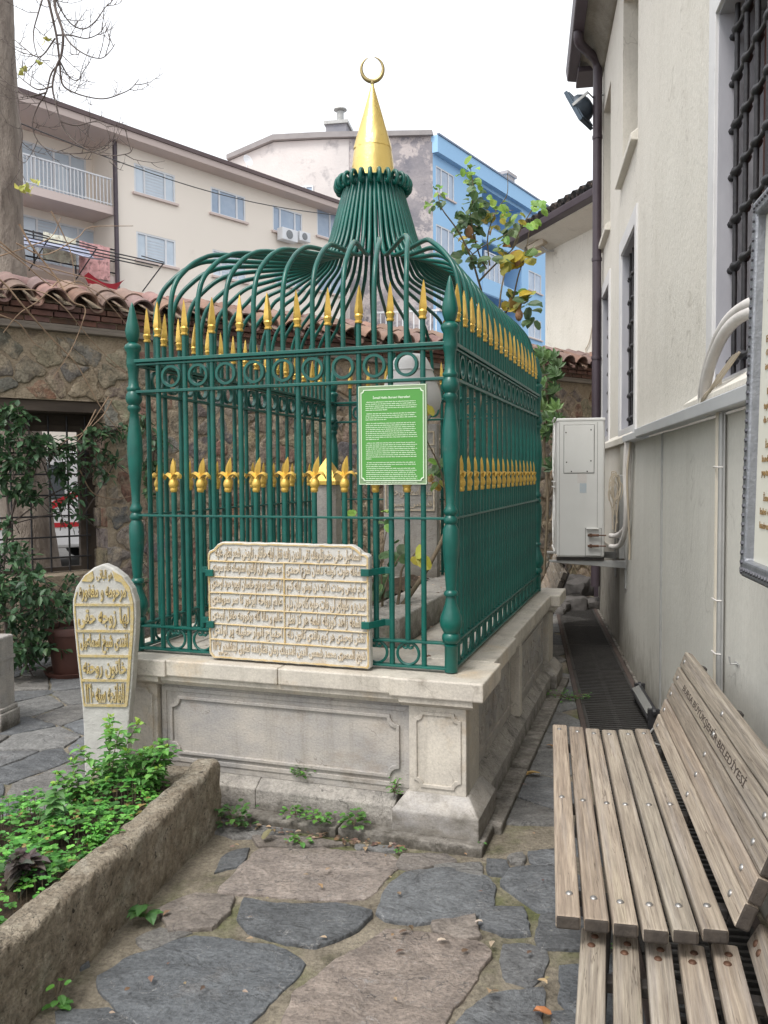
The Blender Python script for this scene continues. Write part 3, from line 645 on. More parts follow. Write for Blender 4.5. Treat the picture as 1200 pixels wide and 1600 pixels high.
part('inscription', m, tabletrelief, ts)
for (x, z, sgn) in ((tx0,1.14,-1),(tx0,.895,-1),(tx1,1.165,1),(tx1,.93,1)):
    m = MB(); m.box(x-sgn*.035, x+sgn*.004, .060, .072, z-.016, z+.016)
    m.bar((x+sgn*.002,.066,z), (x+sgn*.05,.150,z+.004), .03, .008, (0,1,0)); m.obox((x+sgn*.055,.150,z+.004), (.05,.012,.03), Matrix.Identity(3))
    part('clamp', m, green, tb_, bevel=.002)
# ================================================================ ground and paving
gm = MB(); gm.add([(-120,-40,-.004),(120,-40,-.004),(120,200,-.004),(-120,200,-.004)], [(0,1,2,3)])
G = solo('ground', gm, MAT('street_ground', (.10,.098,.095), (.075,.073,.07), 3, .9, 0, .5, 60), None, None); tagit(G, 'earth and mortar ground of the courtyard', None, None, 'structure')
gm = MB(); nx, ny = 110, 170; vs = []
for j in range(ny+1):
    for i in range(nx+1):
        x = lerp(-4.2, 2.2, i/nx); y = lerp(1.0, 8.0, j/ny); vs.append((x,y,.004+.007*noise.noise(Vector((x*3,y*3,0)))+.004*noise.noise(Vector((x*17,y*17,0)))))
gm.add(vs, [(j*(nx+1)+i, j*(nx+1)+i+1, (j+1)*(nx+1)+i+1, (j+1)*(nx+1)+i) for j in range(ny) for i in range(nx)])
gm.add([(-14,8,.003),(8,8,.003),(8,14,.003),(-14,14,.003)], [(0,1,2,3)])
gm.add([(-14,-4,.002),(-4.2,-4,.002),(-4.2,8,.002),(-14,8,.002)], [(0,1,2,3)]); gm.add([(-4.2,-4,.002),(4,-4,.002),(4,1,.002),(-4.2,1,.002)], [(0,1,2,3)])
G2 = solo('courtyard_earth', gm, mortar, None, None, smooth=60); tagit(G2, 'sandy earth joints with moss between the flagstones', None, None, 'structure')
def tone(c, a):
    k = 1+random.uniform(-a, a); h = random.uniform(-.025,.025); return (c[0]*k*(1+h), c[1]*k, c[2]*k*(1-h))
def clip(poly, p, n):
    out = []
    for i in range(len(poly)):
        a, b = poly[i], poly[(i+1)%len(poly)]; da = (a-p).dot(n); db = (b-p).dot(n)
        if da <= 0: out.append(a)
        if (da < 0) != (db < 0): out.append(a+(b-a)*(da/(da-db)))
    return out
def voronoi(pts, rad):
    cells = []
    for i, p in enumerate(pts):
        poly = [p+Vector(q)*rad for q in ((-1,-1),(1,-1),(1,1),(-1,1))]
        near = sorted(((q-p).length_squared, k) for k, q in enumerate(pts) if k != i and abs(q.x-p.x) < 2*rad and abs(q.y-p.y) < 2*rad)[:18]
        for _, k in near:
            q = pts[k]; poly = clip(poly, (p+q)/2, (q-p).normalized())
            if len(poly) < 3: break
        cells.append(poly)
    return cells
def jitter_pts(x0, x1, y0, y1, sx, sy, rnd, jx=.36):
    out = []; j = 0; y = y0
    while y < y1:
        x = x0 + (sx/2 if j % 2 else 0)
        while x < x1:
            out.append(Vector((x+rnd.uniform(-jx,jx)*sx, y+rnd.uniform(-jx,jx)*sy))); x += sx
        y += sy; j += 1
    return out
def stone(mb, poly, f, h, gap, bev, col, amp=.012, step=.05, seed=0, shrink=None, bulge=0):
    """irregular stone: outline poly (2D), f(u,v,d) maps to 3D with d = height out of the bed"""
    c = Vector((sum(p[0] for p in poly)/len(poly), sum(p[1] for p in poly)/len(poly)))
    poly = [Vector(p) for p in poly]; P = []
    # cut the corners, resample, disturb
    n = len(poly)
    for i in range(n):
        a, b, d = poly[i-1], poly[i], poly[(i+1)%n]
        k = min(.25, .05/max((b-a).length,.01)+.06); k2 = min(.25, .05/max((d-b).length,.01)+.06)
        P += [b.lerp(a, k), b.lerp(a, k*.25).lerp(b.lerp(d, k2*.25), .5), b.lerp(d, k2)]
    Q = []
    for i in range(len(P)):
        a, b = P[i], P[(i+1)%len(P)]; k = max(1, int((b-a).length/step))
        for j in range(k): Q.append(a.lerp(b, j/k))
    out = []
    for q in Q:
        dv = (q-c); L = dv.length or 1
        w = amp*noise.noise(Vector((q.x*9, q.y*9, seed)))*1.6 + amp*.7*noise.noise(Vector((q.x*31, q.y*31, seed+5)))
        out.append(c+dv*max(.3, (1-(gap+w)/L)))
    m = len(out); r = random.Random(seed*13+1); tx, ty = r.uniform(-.012,.012), r.uniform(-.012,.012)
    def hh(q, k): return h*k+(tx*(q.x-c.x)+ty*(q.y-c.y))*k
    rings = [(0,-.01,0),(.0,.55,0),(bev*.45,.88,0),(bev*1.2,1.0,0)]
    vs = []; fs = []
    for (ins, k, _) in rings:
        for q in out:
            dv = c-q; L = dv.length or 1; z = q+dv*(min(ins, L*.5)/L); vs.append(f(z.x, z.y, hh(z, k) if k > 0 else -.01))
    nr = len(rings)
    for t_, bl in ((.35,.55),(.7,.9)):
        for q in out:
            z = q+(c-q)*t_; vs.append(f(z.x, z.y, hh(z,1)+bulge*bl+ (bulge*.35+.0035)*noise.noise(Vector((z.x*11,z.y*11,seed)))))
    nr += 2
    for i in range(nr-1):
        for j in range(m): fs.append((i*m+j, i*m+(j+1)%m, (i+1)*m+(j+1)%m, (i+1)*m+j))
    vs.append(f(c.x, c.y, h+bulge)); 
    for j in range(m): fs.append(((nr-1)*m+j, (nr-1)*m+(j+1)%m, len(vs)-1))
    mb.add(vs, fs, col)
def gp(px, py): p = atz(px, py, .012); return (p.x, p.y)
def z7(L): return [gp(200+x/1.7143, 1250+y/1.7143) for x, y in L]
BL = (.128,.135,.142); BL2 = (.165,.171,.176); BR = (.30,.25,.215); BR2 = (.235,.205,.18); GY = (.205,.20,.19)
near = [(BR, [(345,132),(520,128),(700,142),(728,168),(668,232),(640,266),(480,262),(320,252),(240,246),(290,190)]),
 (BL2, [(735,192),(860,182),(960,205),(990,235),(975,285),(900,320),(790,330),(700,325),(670,300),(690,240)]),
 (BL, [(312,265),(400,284),(560,280),(655,300),(625,350),(500,395),(400,378),(325,352),(288,318)]),
 (BL, [(180,362),(330,380),(425,400),(482,437),(455,472),(390,530),(330,590),(240,680),(60,640),(-60,520),(-90,470),(20,415)]),
 (BR, [(690,350),(800,362),(940,380),(976,420),(905,520),(850,590),(780,690),(560,730),(400,680),(418,580),(450,520),(560,430)]),
 (BL, [(948,300),(1065,285),(1078,362),(1000,364),(938,332)]),
 (BL2, [(1000,380),(1060,385),(1118,402),(1122,468),(1080,497),(1015,482),(992,425)]),
 (BL, [(1105,308),(1290,305),(1300,400),(1095,400)]), (BL2, [(1020,187),(1080,180),(1175,180),(1240,240),(1230,300),(1095,298),(1040,262),(1004,228)]),
 (BL2, [(865,620),(905,560),(965,518),(1110,500),(1118,570),(1080,680),(850,700)]), (BL, [(1155,448),(1290,440),(1290,560),(1175,560),(1150,530)]),
 (BR2, [(80,295),(180,252),(290,262),(270,300),(225,345),(110,352)]), (BL, [(262,140),(325,127),(300,172),(228,196)]),
 (BR2, [(725,142),(860,146),(880,165),(760,185),(722,175)]), (BL, [(960,160),(1015,165),(1008,200),(962,198)]), (BL, [(-200,560),(-50,555),(40,620),(70,690),(-140,760)]),
 (GY, [(820,170),(945,168),(950,205),(900,198),(815,182)]), (GY, [(1015,150),(1060,140),(1062,170),(1020,172)]), (BL2, [(1065,135),(1180,128),(1180,172),(1090,172)]),
 (BL, [(1135,570),(1290,575),(1290,680),(1140,660)]), (BR2, [(820,330),(930,310),(945,365),(900,375),(820,350)]), (GY, [(15,370),(85,340),(180,352),(60,400)]), (BR2, [(330,95),(480,100),(600,118),(520,124),(350,124)]), (GY, [(610,122),(720,128),(715,138),(620,132)])]
pm = MB()
for k, (c, P) in enumerate(near): stone(pm, z7(P), XY, .013+.004*(k%3), -.005, .005, tone(c,.12), .012, .022, k)
rnd = random.Random(4)
pts = jitter_pts(-4.6, 2.2, .6, 12.5, .42, .36, rnd)
for k, cell in enumerate(voronoi(pts, .6)):
    p = pts[k]
    if len(cell) < 3: continue
    q = WORLD.l((p.x,p.y,0)); pj = CR3.transposed() @ (Vector((p.x,p.y,0))-CAM); sx = 600+F_PX*pj.x/-pj.z; sy = 800-F_PX*pj.y/-pj.z
    if pj.z < 0 and 170 < sx < 960 and sy > 1322: continue
    lp = PF.l((p.x,p.y,0))
    if LX+.1 < lp.x < -.15 and .1 < lp.y < LY-.1: continue
    if pj.z < 0 and sx <= 170 and sy > 1400 and False: continue
    bad = False
    for v in cell:
        pj = CR3.transposed() @ (Vector((v.x,v.y,0))-CAM); a = 600+F_PX*pj.x/-pj.z; b = 800-F_PX*pj.y/-pj.z
        if 215 < a < 880 and b > 1335: bad = True
    if bad: continue
    if p.x > .215*p.y+.12+0 and p.x > 1.0 and (p.x-.178*p.y) > .26: continue
    c = rnd.choice((BL,BL2,GY,GY,BL2))
    stone(pm, cell, XY, .013+rnd.uniform(0,.009), .009, .007, tone(c,.14), .012, .05, 100+k)
G3 = solo('flagstone_paving', pm, flag, None, None, smooth=35); tagit(G3, 'irregular slate and brown flagstone paving of the courtyard', None, None, 'structure')

# ================================================================ the plastered building on the right
WF = Frame((.875, 0, 0), -9.65)            # local x = 0 is the wall face, y runs along it away from the camera
bl = thing('plastered_building', 'tall cream plastered building with grilled windows filling the right side', 'building', WF, (0,5,0))
YE = 9.9
wins = [('low',2.75,3.92,2.0,WF.onx(1107,17,0).z-.13),('low',6.75,7.72,1.98,3.56),('low',8.85,9.62,1.98,3.56)]
ups = [(6.72,7.75,4.29,5.80),(8.85,9.62,4.2,5.62)]
def wall_with_holes(mb, y0, y1, z0, z1, x0, x1, holes):
    ys = sorted({y0,y1}|{h[0] for h in holes}|{h[1] for h in holes}); zs = sorted({z0,z1}|{h[2] for h in holes}|{h[3] for h in holes})
    for a, b in zip(ys, ys[1:]):
        run = None
        for c, d in zip(zs, zs[1:]):
            hole = any(h[0] <= a and b <= h[1] and h[2] <= c and d <= h[3] for h in holes)
            if hole: continue
            mb.box(x0, x1, a, b, c, d)
m = MB(); hl = [(a,b,c,d) for _,a,b,c,d in wins]+[(a,b,c,d) for a,b,c,d in ups]
# front skin as one grid mesh of quads (no inner faces)
def skin(mb, y0, y1, z0, z1, x, depth, holes):
    ys = sorted({y0,y1}|{h[0] for h in holes}|{h[1] for h in holes}); zs = sorted({z0,z1}|{h[2] for h in holes}|{h[3] for h in holes})
    for a, b in zip(ys, ys[1:]):
        for c, d in zip(zs, zs[1:]):
            if any(h[0] <= a and b <= h[1] and h[2] <= c and d <= h[3] for h in holes): continue
            mb.add([(x,a,c),(x,b,c),(x,b,d),(x,a,d)], [(0,3,2,1)])
    for (a,b,c,d) in holes:
        mb.add([(x,a,c),(x,b,c),(x,b,d),(x,a,d),(x+depth,a,c),(x+depth,b,c),(x+depth,b,d),(x+depth,a,d)], [(0,1,5,4),(1,2,6,5),(2,3,7,6),(3,0,4,7),(4,5,6,7)])
skin(m, -1.5, YE, 1.86, 6.6, 0, .42, hl)
m.add([(0,YE,0),(0,YE,6.6),(4.4,YE,6.6),(4.4,YE,0)], [(0,1,2,3)]); m.add([(0,-1.5,0),(4.4,-1.5,0),(4.4,-1.5,6.6),(0,-1.5,6.6)], [(0,1,2,3)])
m.add([(0,-1.5,6.6),(4.4,-1.5,6.6),(4.4,YE,6.6),(0,YE,6.6)],[(0,1,2,3)])
m.add([(0,7.6,0),(0,YE,0),(0,YE,1.86),(0,7.6,1.86)], [(0,3,2,1)])
wl_ = part('wall', m, plaster, bl)
m = MB(); m.box(-.012, .2, 7.61, YE+.005, .0, .85); part('plinth', m, roughplinth, bl)
for a, b in ((-1.5,3.655),(3.662,5.235),(5.26,7.6)):
    m = MB(); m.box(-.022, .1, a, b, .0, 1.845); part('cladding_panel', m, cladding, bl, bevel=.008)
m = MB(); m.box(-.017,.05,5.232,5.262,0,1.845); part('joint_gap', m, castiron, bl); m = MB(); m.box(-.032,-.018,5.236,5.252,0,1.84); part('joint_strip', m, galv, bl)
# ledge
m = MB(); m.prism([(.0,1.86),(-.10,1.85),(-.105,1.905),(0,1.94)], lambda u,v,d: (u,d,v), 5.97, -1.5); part('ledge', m, ledgemetal, bl, bevel=.004)
m = MB(); m.prism([(.0,1.835),(-.09,1.842),(-.095,1.89),(0,1.925)], lambda u,v,d: (u,d,v), 6.8, 5.974); part('ledge', m, ledgemetal, bl, bevel=.004)
m = MB(); m.prism([(.0,1.85),(-.035,1.85),(-.035,1.905),(0,1.95)], lambda u,v,d: (u,d,v), YE, 6.803); part('ledge', m, plaster, bl, bevel=.004)
def lowwin(y0, y1, z0, z1, full):
    m = MB(); t = .085
    m.ring(rect(y0-.10,y1+.13,z0-.10,z1+.13), rect(y0+.002,y1-.002,z0+.002,z1-.002), lambda u,v,d: (d,u,v), -.016, .02)
    fr = part('window', m, whitestone, bl, bevel=.003)
    m = MB(); m.ring(rect(y0+.0015,y1-.0015,z0+.0015,z1-.0015), rect(y0+.012,y1-.012,z0+.012,z1-.012), lambda u,v,d: (d,u,v), .0, .20); part('reveal', m, greystone, fr)
    m = MB(); m.box(.21,.26,y0+.01,y1-.01,z0+.01,z1-.01)
    sh = part('shutter', m, brownwood, fr)
    m = MB()
    k = y0+.02
    while k < y1-.05: m.box(.185,.212,k,k+.07,z0+.02,z1-.02); k += .26
    zz = z0+.1
    while zz < z1-.08: m.box(.192,.213,y0+.02,y1-.02,zz,zz+.05); zz += .48
    part('shutter_rail', m, brownwood, sh, bevel=.003)
    # wrought grille
    g = MB(); GX = .06; nv = max(3, int((y1-y0)/.165)); ys = [lerp(y0,y1,(i+.5)/nv) for i in range(nv)]
    if full: ya = WF.onx(1147,500,.06).y; yb = WF.onx(1162,500,.06).y; ys = [ya-(ya-yb)*i for i in range(6) if ya-(ya-yb)*i > y0+.03]
    for y in ys: g.tube([(GX,y,z0+.005),(GX,y,z1-.005)], .0115, 8)
    zz = z0+.1; zk = []
    while zz < z1-.03: zk.append(zz); zz += .208
    for zz in zk:
        P = [(GX,y0+.005,zz)]; R = [.011]
        for y in sorted(ys):
            P += [(GX,y+q_,zz) for q_ in (-.05,-.03,-.012,.012,.03,.05)]; R += [.011,.015,.0235,.0235,.015,.011]
        P.append((GX,y1-.022,zz)); R.append(.011); P.append((GX,y1-.013,zz)); R.append(.018)
        g.tube(P, R, 8)
    part('grille', g, iron, fr, smooth=50)
for k, (_, a, b, c, d) in enumerate(wins): lowwin(a, b, c, d, k == 0)
# sloping sills and upper recesses
for (a,b,c,d) in ups:
    m = MB(); m.prism([(.06,c+.04),(-.055,c-.045),(-.055,c-.095),(.0,c-.10),(.06,c-.06)], lambda u,v,d_: (u,d_,v), b+.12, a-.02); sl = part('sill', m, plaster, bl, bevel=.006)
    m = MB(); m.box(.35,.40,a+.01,b-.01,c+.02,d-.02); wn = part('window', m, greytimber, bl)
m = MB(); m.prism([(.0,2.0),(-.10,1.93),(-.10,1.905),(.0,1.905)], lambda u,v,d_: (u,d_,v), 4.12, -1.5); part('sill', m, plaster, bl, bevel=.004)
# eave, gutter, tiles
ZE = 6.15
m = MB(); m.prism([(0,6.43),(-.25,6.37),(-.25,6.45),(0,6.57)], lambda u,v,d_: (u,d_,v), YE+.35, -1.5); ev = part('eave', m, roughplinth, bl)
m = MB(); m.prism([(-.03,6.10),(-.16,6.28),(-.25,6.31),(-.25,6.3695),(0,6.4295),(0,6.10)], lambda u,v,d_: (u,d_,v), YE-.06, -1.5); part('eave_cove', m, roughplinth, bl, smooth=60)
m = MB(); m.prism([(-.25,6.27),(-.37,6.29),(-.39,6.42),(-.25,6.42)], lambda u,v,d_: (u,d_,v), YE+.40, -1.5); m.box(-.27,-.05,YE-.04,YE+.40,6.20,6.26); part('gutter', m, brownmetal, bl, bevel=.012)
m = MB()
for k in range(60):
    y = YE+.3-k*.19
    if y < -1.4: break
    m.tube([(-.27,y,6.49),(.6,y,6.82)], .075, 8)
part('roof_tiles', m, tile, bl, smooth=60)
# ---- downpipe
dp = thing('downpipe', 'brown rainwater downpipe with a bend at the corner of the plastered building', 'downpipe', WF, (-.06,YE-.15,1.0))
m = MB(); m.tube(curve([(-.31,9.15,6.32),(-.31,9.16,6.24),(-.29,9.22,6.20),(-.18,9.42,6.19),(-.09,9.58,6.17),(-.07,9.62,6.05),(-.07,9.62,5.8),(-.07,9.62,3),(-.07,9.62,.3)], 5), .05, 12); pp = part('pipe', m, brownmetal, dp, smooth=50)
for z in (5.35,4.0,2.9,1.2):
    m = MB(); m.lathe([(.056,-.02),(.058,0),(.056,.02)], (-.07,9.62,z), 12); part('pipe_clip', m, brownmetal, pp, smooth=50)
m = MB(); m.box(-.06,.02,YE+.002,YE+.10,0,5.9); part('corner_strip', m, brownmetal, dp)
# ---- floodlight under the eave
def floodlight(P, name, label, s=1.0, frame=WF, tilt=-60, yaw=0):
    t = thing(name, label, 'floodlight', frame, P); c = Vector(P)
    M3 = Matrix.Rotation(R_(yaw), 3, 'Z') @ Matrix.Rotation(R_(tilt), 3, 'Y')
    def T(mb): q = MB(); q.merge(mb, M3, c); return q
    m = MB(); m.box(-.20*s,.20*s,-.17*s,.17*s,-.02*s,.02*s); m.box(-.18*s,.18*s,-.15*s,.15*s,.02*s,.035*s); part('lamp_frame', T(m), MAT('lamp_grey_blue', (.07,.10,.135), (.05,.075,.10), 5, .4, .3), t, bevel=.004)
    m = MB(); m.box(-.17*s,.17*s,-.14*s,.14*s,-.026*s,-.0205*s); part('lamp_glass', T(m), MAT('lamp_glass', (.12,.15,.18), None, 3, .08), t)
    m = MB()
    vs = []; fs = []; pr = [(.16,.02),(.15,.08),(.11,.13),(.05,.155),(.01,.16)]
    m.lathe([(a*s,b*s) for a,b in pr], (0,0,0), 14); part('lamp_housing', T(m), MAT('lamp_housing', (.06,.08,.105), (.045,.06,.08), 5, .45, .3), t, smooth=50)
    m = MB(); m.bar((0,.18*s,0),(0.0,.18*s,.2*s),.03*s,.01*s,(0,1,0)); m.bar((0,-.18*s,0),(0,-.18*s,.2*s),.03*s,.01*s,(0,1,0)); m.box(-.015*s,.015*s,-.185*s,.185*s,.195*s,.205*s); m.tube([(0,0,.2*s),(.05*s,0,.32*s)],.012*s,8); part('bracket', T(m), galv, t)
    return t
floodlight((-.27,9.72,5.70), 'floodlight', 'grey blue floodlight tilted down below the gutter at the building corner', 1.0, WF, 62, -25)
# ---- framed text board close to the camera
FB = thing('framed_text_board', 'cream text board in an ornate pewter frame hanging at the right edge of the photo', 'sign', WF, (-.05,2.4,1.2))
by1 = WF.onx(1163,898,-.16).y; by0 = 2.0; bz0, bz1 = WF.onx(1163,898,-.16).z, WF.onx(1176,318,-.15).z
def FBF(u, v, d): return (d-.075-(bz1-v)*.022, u, v)
m = MB(); m.ring(rect(by0,by1,bz0,bz1), rect(by0+.05,by1-.05,bz0+.05,bz1-.05), FBF, -.075, -.015); fr = part('frame', m, MAT('pewter', (.30,.31,.34), (.22,.23,.25), 30, .35, .6, .4, 90), FB, bevel=.008)
m = MB(); m.ring(rect(by0-.004,by1+.004,bz0-.004,bz1+.004), rect(by0+.012,by1-.012,bz0+.012,bz1-.012), FBF, -.068, -.011); part('frame_edge', m, blackp, fr, bevel=.004)
m = MB()
for side_ in range(2):
    k = 0.0
    while k < bz1-bz0-.03:
        u = by1-.032 if side_ == 0 else by0+.032; a = FBF(u, bz0+.015+k, -.078); m.obox(a, (.006,.012,.009), Matrix.Rotation(.78,3,'X')); k += .03
k = 0.0
while k < by1-by0-.03:
    for v in (bz0+.022, bz1-.022): m.obox(FBF(by0+.015+k, v, -.078), (.006,.012,.009), Matrix.Rotation(.78,3,'X'))
    k += .03
part('beading', m, MAT('dark_pewter', (.12,.12,.14), (.2,.2,.22), 30, .4, .6), fr)
m = MB(); m.prism(rect(by0+.045,by1-.045,bz0+.045,bz1-.045), FBF, -.045, -.03); pn = part('panel', m, MAT('aged_paper', (.70,.685,.60), (.66,.64,.55), 2, .4, spots=[((.5,.3,.13), 3, .66, .8, .5)]), FB)
m = MB()
paras = [['İSMAİL HAKKI BURSEVİ','(1653 - 1725)'],['İsmail Hakkı Bursevi, alim ve mutasavvıf','şair ve bestekar olup Aydos\'ta','doğmuştur.'],['İlk tahsilini burada yapmış','Edirne\'ye giderek şeyh','Osman Fazlı Efendi\'ye','intisap etmiştir.'],['Bursa\'ya halife olarak','tayin edilmiş, Ulucami','de vaaz vermiştir.'],['İsmail Hakkı Hazretleri','kendi dergahını','yaptırmıştır.'],['İsmail Hakkı Bursevi','kabri dergahın','haziresindedir.']]
z = bz1-.13
for pi, pa in enumerate(paras):
    for li, ln in enumerate(pa):
        t = text_mb(ln, .008, .5, 1)
        ax = min(p.x for p in t.v); s = .030
        m.add([(-.1215-(bz1-(z+p.y*s))*.022-.0012*(p.z+.5), by1-.11-(p.x-ax)*s*1.15-(.03 if li == 0 else 0), z+p.y*s) for p in t.v], t.f)
        z -= .0425
    z -= .035
part('lettering', m, MAT('gold_brown_ink', (.22,.13,.05), (.3,.19,.07), 20, .4), pn)
# ---- conduits and pipes
cd = thing('cable_conduit', 'ribbed white conduit strapped beside a grey tube below the ledge', 'conduit', WF, (-.04,3.60,.5))
m = MB(); P = []; Rr = []; z = .60; k = 0
while z < 2.02: P.append((-.045,3.63,z)); Rr.append(.0110 if k % 2 else .0128); z += .0075; k += 1
m.tube(P, Rr, 8); part('ribbed_tube', m, MAT('cream_ribbed', (.58,.53,.44), (.5,.46,.38), 9, .5), cd, smooth=30)
m = MB(); m.tube([(-.04,3.585,.50),(-.04,3.585,1.85)], .014, 10); m.tube([(-.036,3.555,.50),(-.036,3.555,1.85)], .005, 8); part('grey_tube', m, galv, cd, smooth=50)
for z in (.82,1.05,1.62):
    m = MB(); m.tube([(-.06,3.65,z),(-.062,3.62,z+.003),(-.058,3.58,z),(-.03,3.565,z)], .0035, 6); part('strap', m, pipewhite, cd)
hp = thing('insulated_pipes', 'pair of thick white insulated pipes arching out of the window down to the ledge', 'pipes', WF, (-.06,3.6,1.9))
for o in (0, 1):
    m = MB(); m.tube(curve([(.12,2.9,2.12+o*.04),(-.02,3.05,2.18+.035*o),(-.075,3.3,2.17+.03*o),(-.09,3.55,2.07+.03*o),(-.085,3.70+.05*o,1.95),(-.06,3.74+.05*o,1.86)], 6), .023, 10); part('pipe', m, pipewhite, hp, smooth=50)
for o in range(3):
    m = MB(); m.tube(curve([(-.05,3.35-.04*o,2.06),(-.085,3.45,1.99-.01*o),(-.10,3.58+.03*o,1.93),(-.095,3.72,1.90),(-.075,3.76-.03*o,1.875)], 5), .006, 6); part('cable', m, pipecream, hp, smooth=50)
hk = MB(); hk.tube([(-.02,3.35,.83),(-.05,3.35,.83),(-.055,3.35,.86)], .004, 6); hk.tube([(-.022,3.32,.83),(-.022,3.38,.83)], .006, 6)
solo('wall_hook', hk, galv, 'small bare metal hook fixed to the grey wall above the bench', 'hook', WF, (-.02,3.35,.83))
# ---- air conditioner
ac = thing('air_conditioner', 'tall white outdoor air conditioner on a wall bracket seen from its valve side', 'air conditioner', WF, (-.4,7.5,.86))
ax0, ax1, ay0, ay1, az0, az1 = -.60, -.205, 7.05, 8.0, .885, 2.055
m = MB(); m.box(ax0, ax1, ay0, ay1, az0, az1); cb = part('casing', m, whiteplastic, ac, bevel=.018)
m = MB(); m.box(ax0-.002, ax1+.004, ay0-.004, ay1+.004, az1-.022, az1+.006); part('lid', m, whiteplastic, ac, bevel=.008)
m = MB(); m.box(ax0+.06, ax1-.09, ay0-.006, ay0+.01, 1.60, 2.0); pn = part('service_panel', m, whiteplastic, ac, bevel=.003)
for (u,v) in ((.075,1.94),(.28,1.96),(.08,1.69),(.28,1.70),(.12,1.612),(.25,1.612)):
    b = MB(); b.lathe([(.006,0),(.006,.003),(.001,.004)], (ax0+u, ay0-.005, v), 8, ax=Matrix.Rotation(R_(90),3,'X')); part('screw', b, castiron, pn)
m = MB(); m.ring(rect(ax0+.056,ax1-.086,1.596,2.004),rect(ax0+.059,ax1-.089,1.599,2.001),XZ,ay0-.0015,ay0+.004); m.ring(rect(ax1-.159,ax1-.026,.896,1.134),rect(ax1-.156,ax1-.029,.899,1.131),XZ,ay0-.0015,ay0+.004); m.box(ax1-.062, ax1-.060, ay0-.0015, ay0+.005, az0+.01, az1-.03); m.box(ax0+.02, ax0+.022, ay0-.0015, ay0+.005, az0+.01, az1-.03); part('seam', m, castiron, cb)
m = MB(); m.box(ax0+.17, ax0+.245, ay0-.0015, ay0+.003, 1.515, 1.595); part('rating_plate', m, pipewhite, ac)
m = MB(); m.box(ax0+.19, ax0+.245, ay0-.0016, ay0+.003, 1.43, 1.512); part('foil_plate', m, MAT('foil', (.42,.50,.56), (.5,.52,.52), 60, .3, .3), ac)
m = MB(); m.box(ax1-.155, ax1-.03, ay0-.005, ay0+.01, .90, 1.13); m.box(ax1-.15,ax1-.05,ay0-.03,ay0,1.125,1.135); part('valve_plate', m, whiteplastic, ac, bevel=.003)
for z in (1.075,.985):
    m = MB(); m.tube([(ax1-.115,ay0-.005,z),(ax1-.115,ay0-.045,z)], .016, 6); m.tube([(ax1-.14,ay0-.03,z),(ax1-.05,ay0-.03,z)], [.012,.012], 6); m.tube([(ax1-.05,ay0-.03,z),(ax1+.01,ay0-.032,z)], .006, 6); part('valve', m, rust, ac)
m = MB()
for fz in (1.2,1.8):
    for r in (.08,.14,.20,.25): m.tube([(ax0-.012, 7.5+r*math.cos(a*.2618), fz+r*math.sin(a*.2618)) for a in range(25)], .004, 5)
    m.box(ax0-.02,ax0-.006,7.2,7.8,fz-.28,fz-.272); m.box(ax0-.02,ax0-.006,7.2,7.8,fz+.272,fz+.28)
part('fan_grille', m, whiteplastic, ac)
m = MB(); m.box(ax0+.0,ax1,ay0+.02,ay0+.06,.857,.884); m.box(ax0,ax1,ay1-.06,ay1-.02,.857,.884); part('foot', m, castiron, ac)
br = thing('wall_bracket', 'grey metal wall bracket carrying the outdoor air conditioner', 'bracket', WF, (-.3,7.5,.82))
for y in (7.10,7.92):
    m = MB(); m.prism([(-.66,.838),(-.66,.856),(0,.856),(0,.79)], lambda u,v,d: (u,d,v), y-.02, y+.02); part('arm', m, galv, br, bevel=.003)
    m = MB(); m.box(-.035,-.02,y-.025,y+.025,.62,1.25); part('upright', m, galv, br, bevel=.003)
pp = thing('refrigerant_pipes', 'white lagged pipes dropping from the ledge and curving into the air conditioner valves', 'pipes', WF, (-.08,6.8,1.2))
for o in (0,1):
    m = MB(); z = 1.075-.09*o
    m.tube(curve([(-.05-.02*o,6.62+.04*o,1.86),(-.06-.02*o,6.66+.04*o,1.6),(-.055-.015*o,6.70,1.35),(-.06-.01*o,6.78,1.18-.05*o),(-.09,6.90,z+.03),(-.125,6.98,z),(-.165,7.015,z)], 6), .021, 10); part('pipe', m, pipewhite, pp, smooth=50)
m = MB(); m.tube(curve([(-.05,6.60,1.86),(-.075,6.62,1.6),(-.06,6.66,1.3),(-.04,6.72,1.02),(-.04,6.74,.9)], 5), .008, 6); part('cable', m, pipecream, pp)
tk = MB(); tk.box(-.07,-.02,7.20,7.36,.86,1.58); solo('cable_duct', tk, galv, 'grey steel cable duct on the wall behind the white pipes', 'cable duct', WF, (-.04,7.28,.86), bevel=.004)
ct = thing('cable_tangle', 'loose tangle of cream cables hanging beside the air conditioner', 'cables', WF, (-.12,7.0,1.5)); rn = random.Random(8)
for k in range(5):
    c = Vector((-.12+rn.uniform(-.02,.02), 7.02, 1.45+rn.uniform(-.05,.05))); P = []
    for i in range(15):
        a = i*.62+k; P.append(c+Vector((.035*math.cos(a)+rn.uniform(-.008,.008), .02*math.sin(a*.5), .13*math.sin(a)*(.6+.4*rn.random()))))
    P.append(c+Vector((.0,0,-.25-.03*k))); m = MB(); m.tube(curve(P,3), .0045, 5); part('cable', m, pipecream, ct)
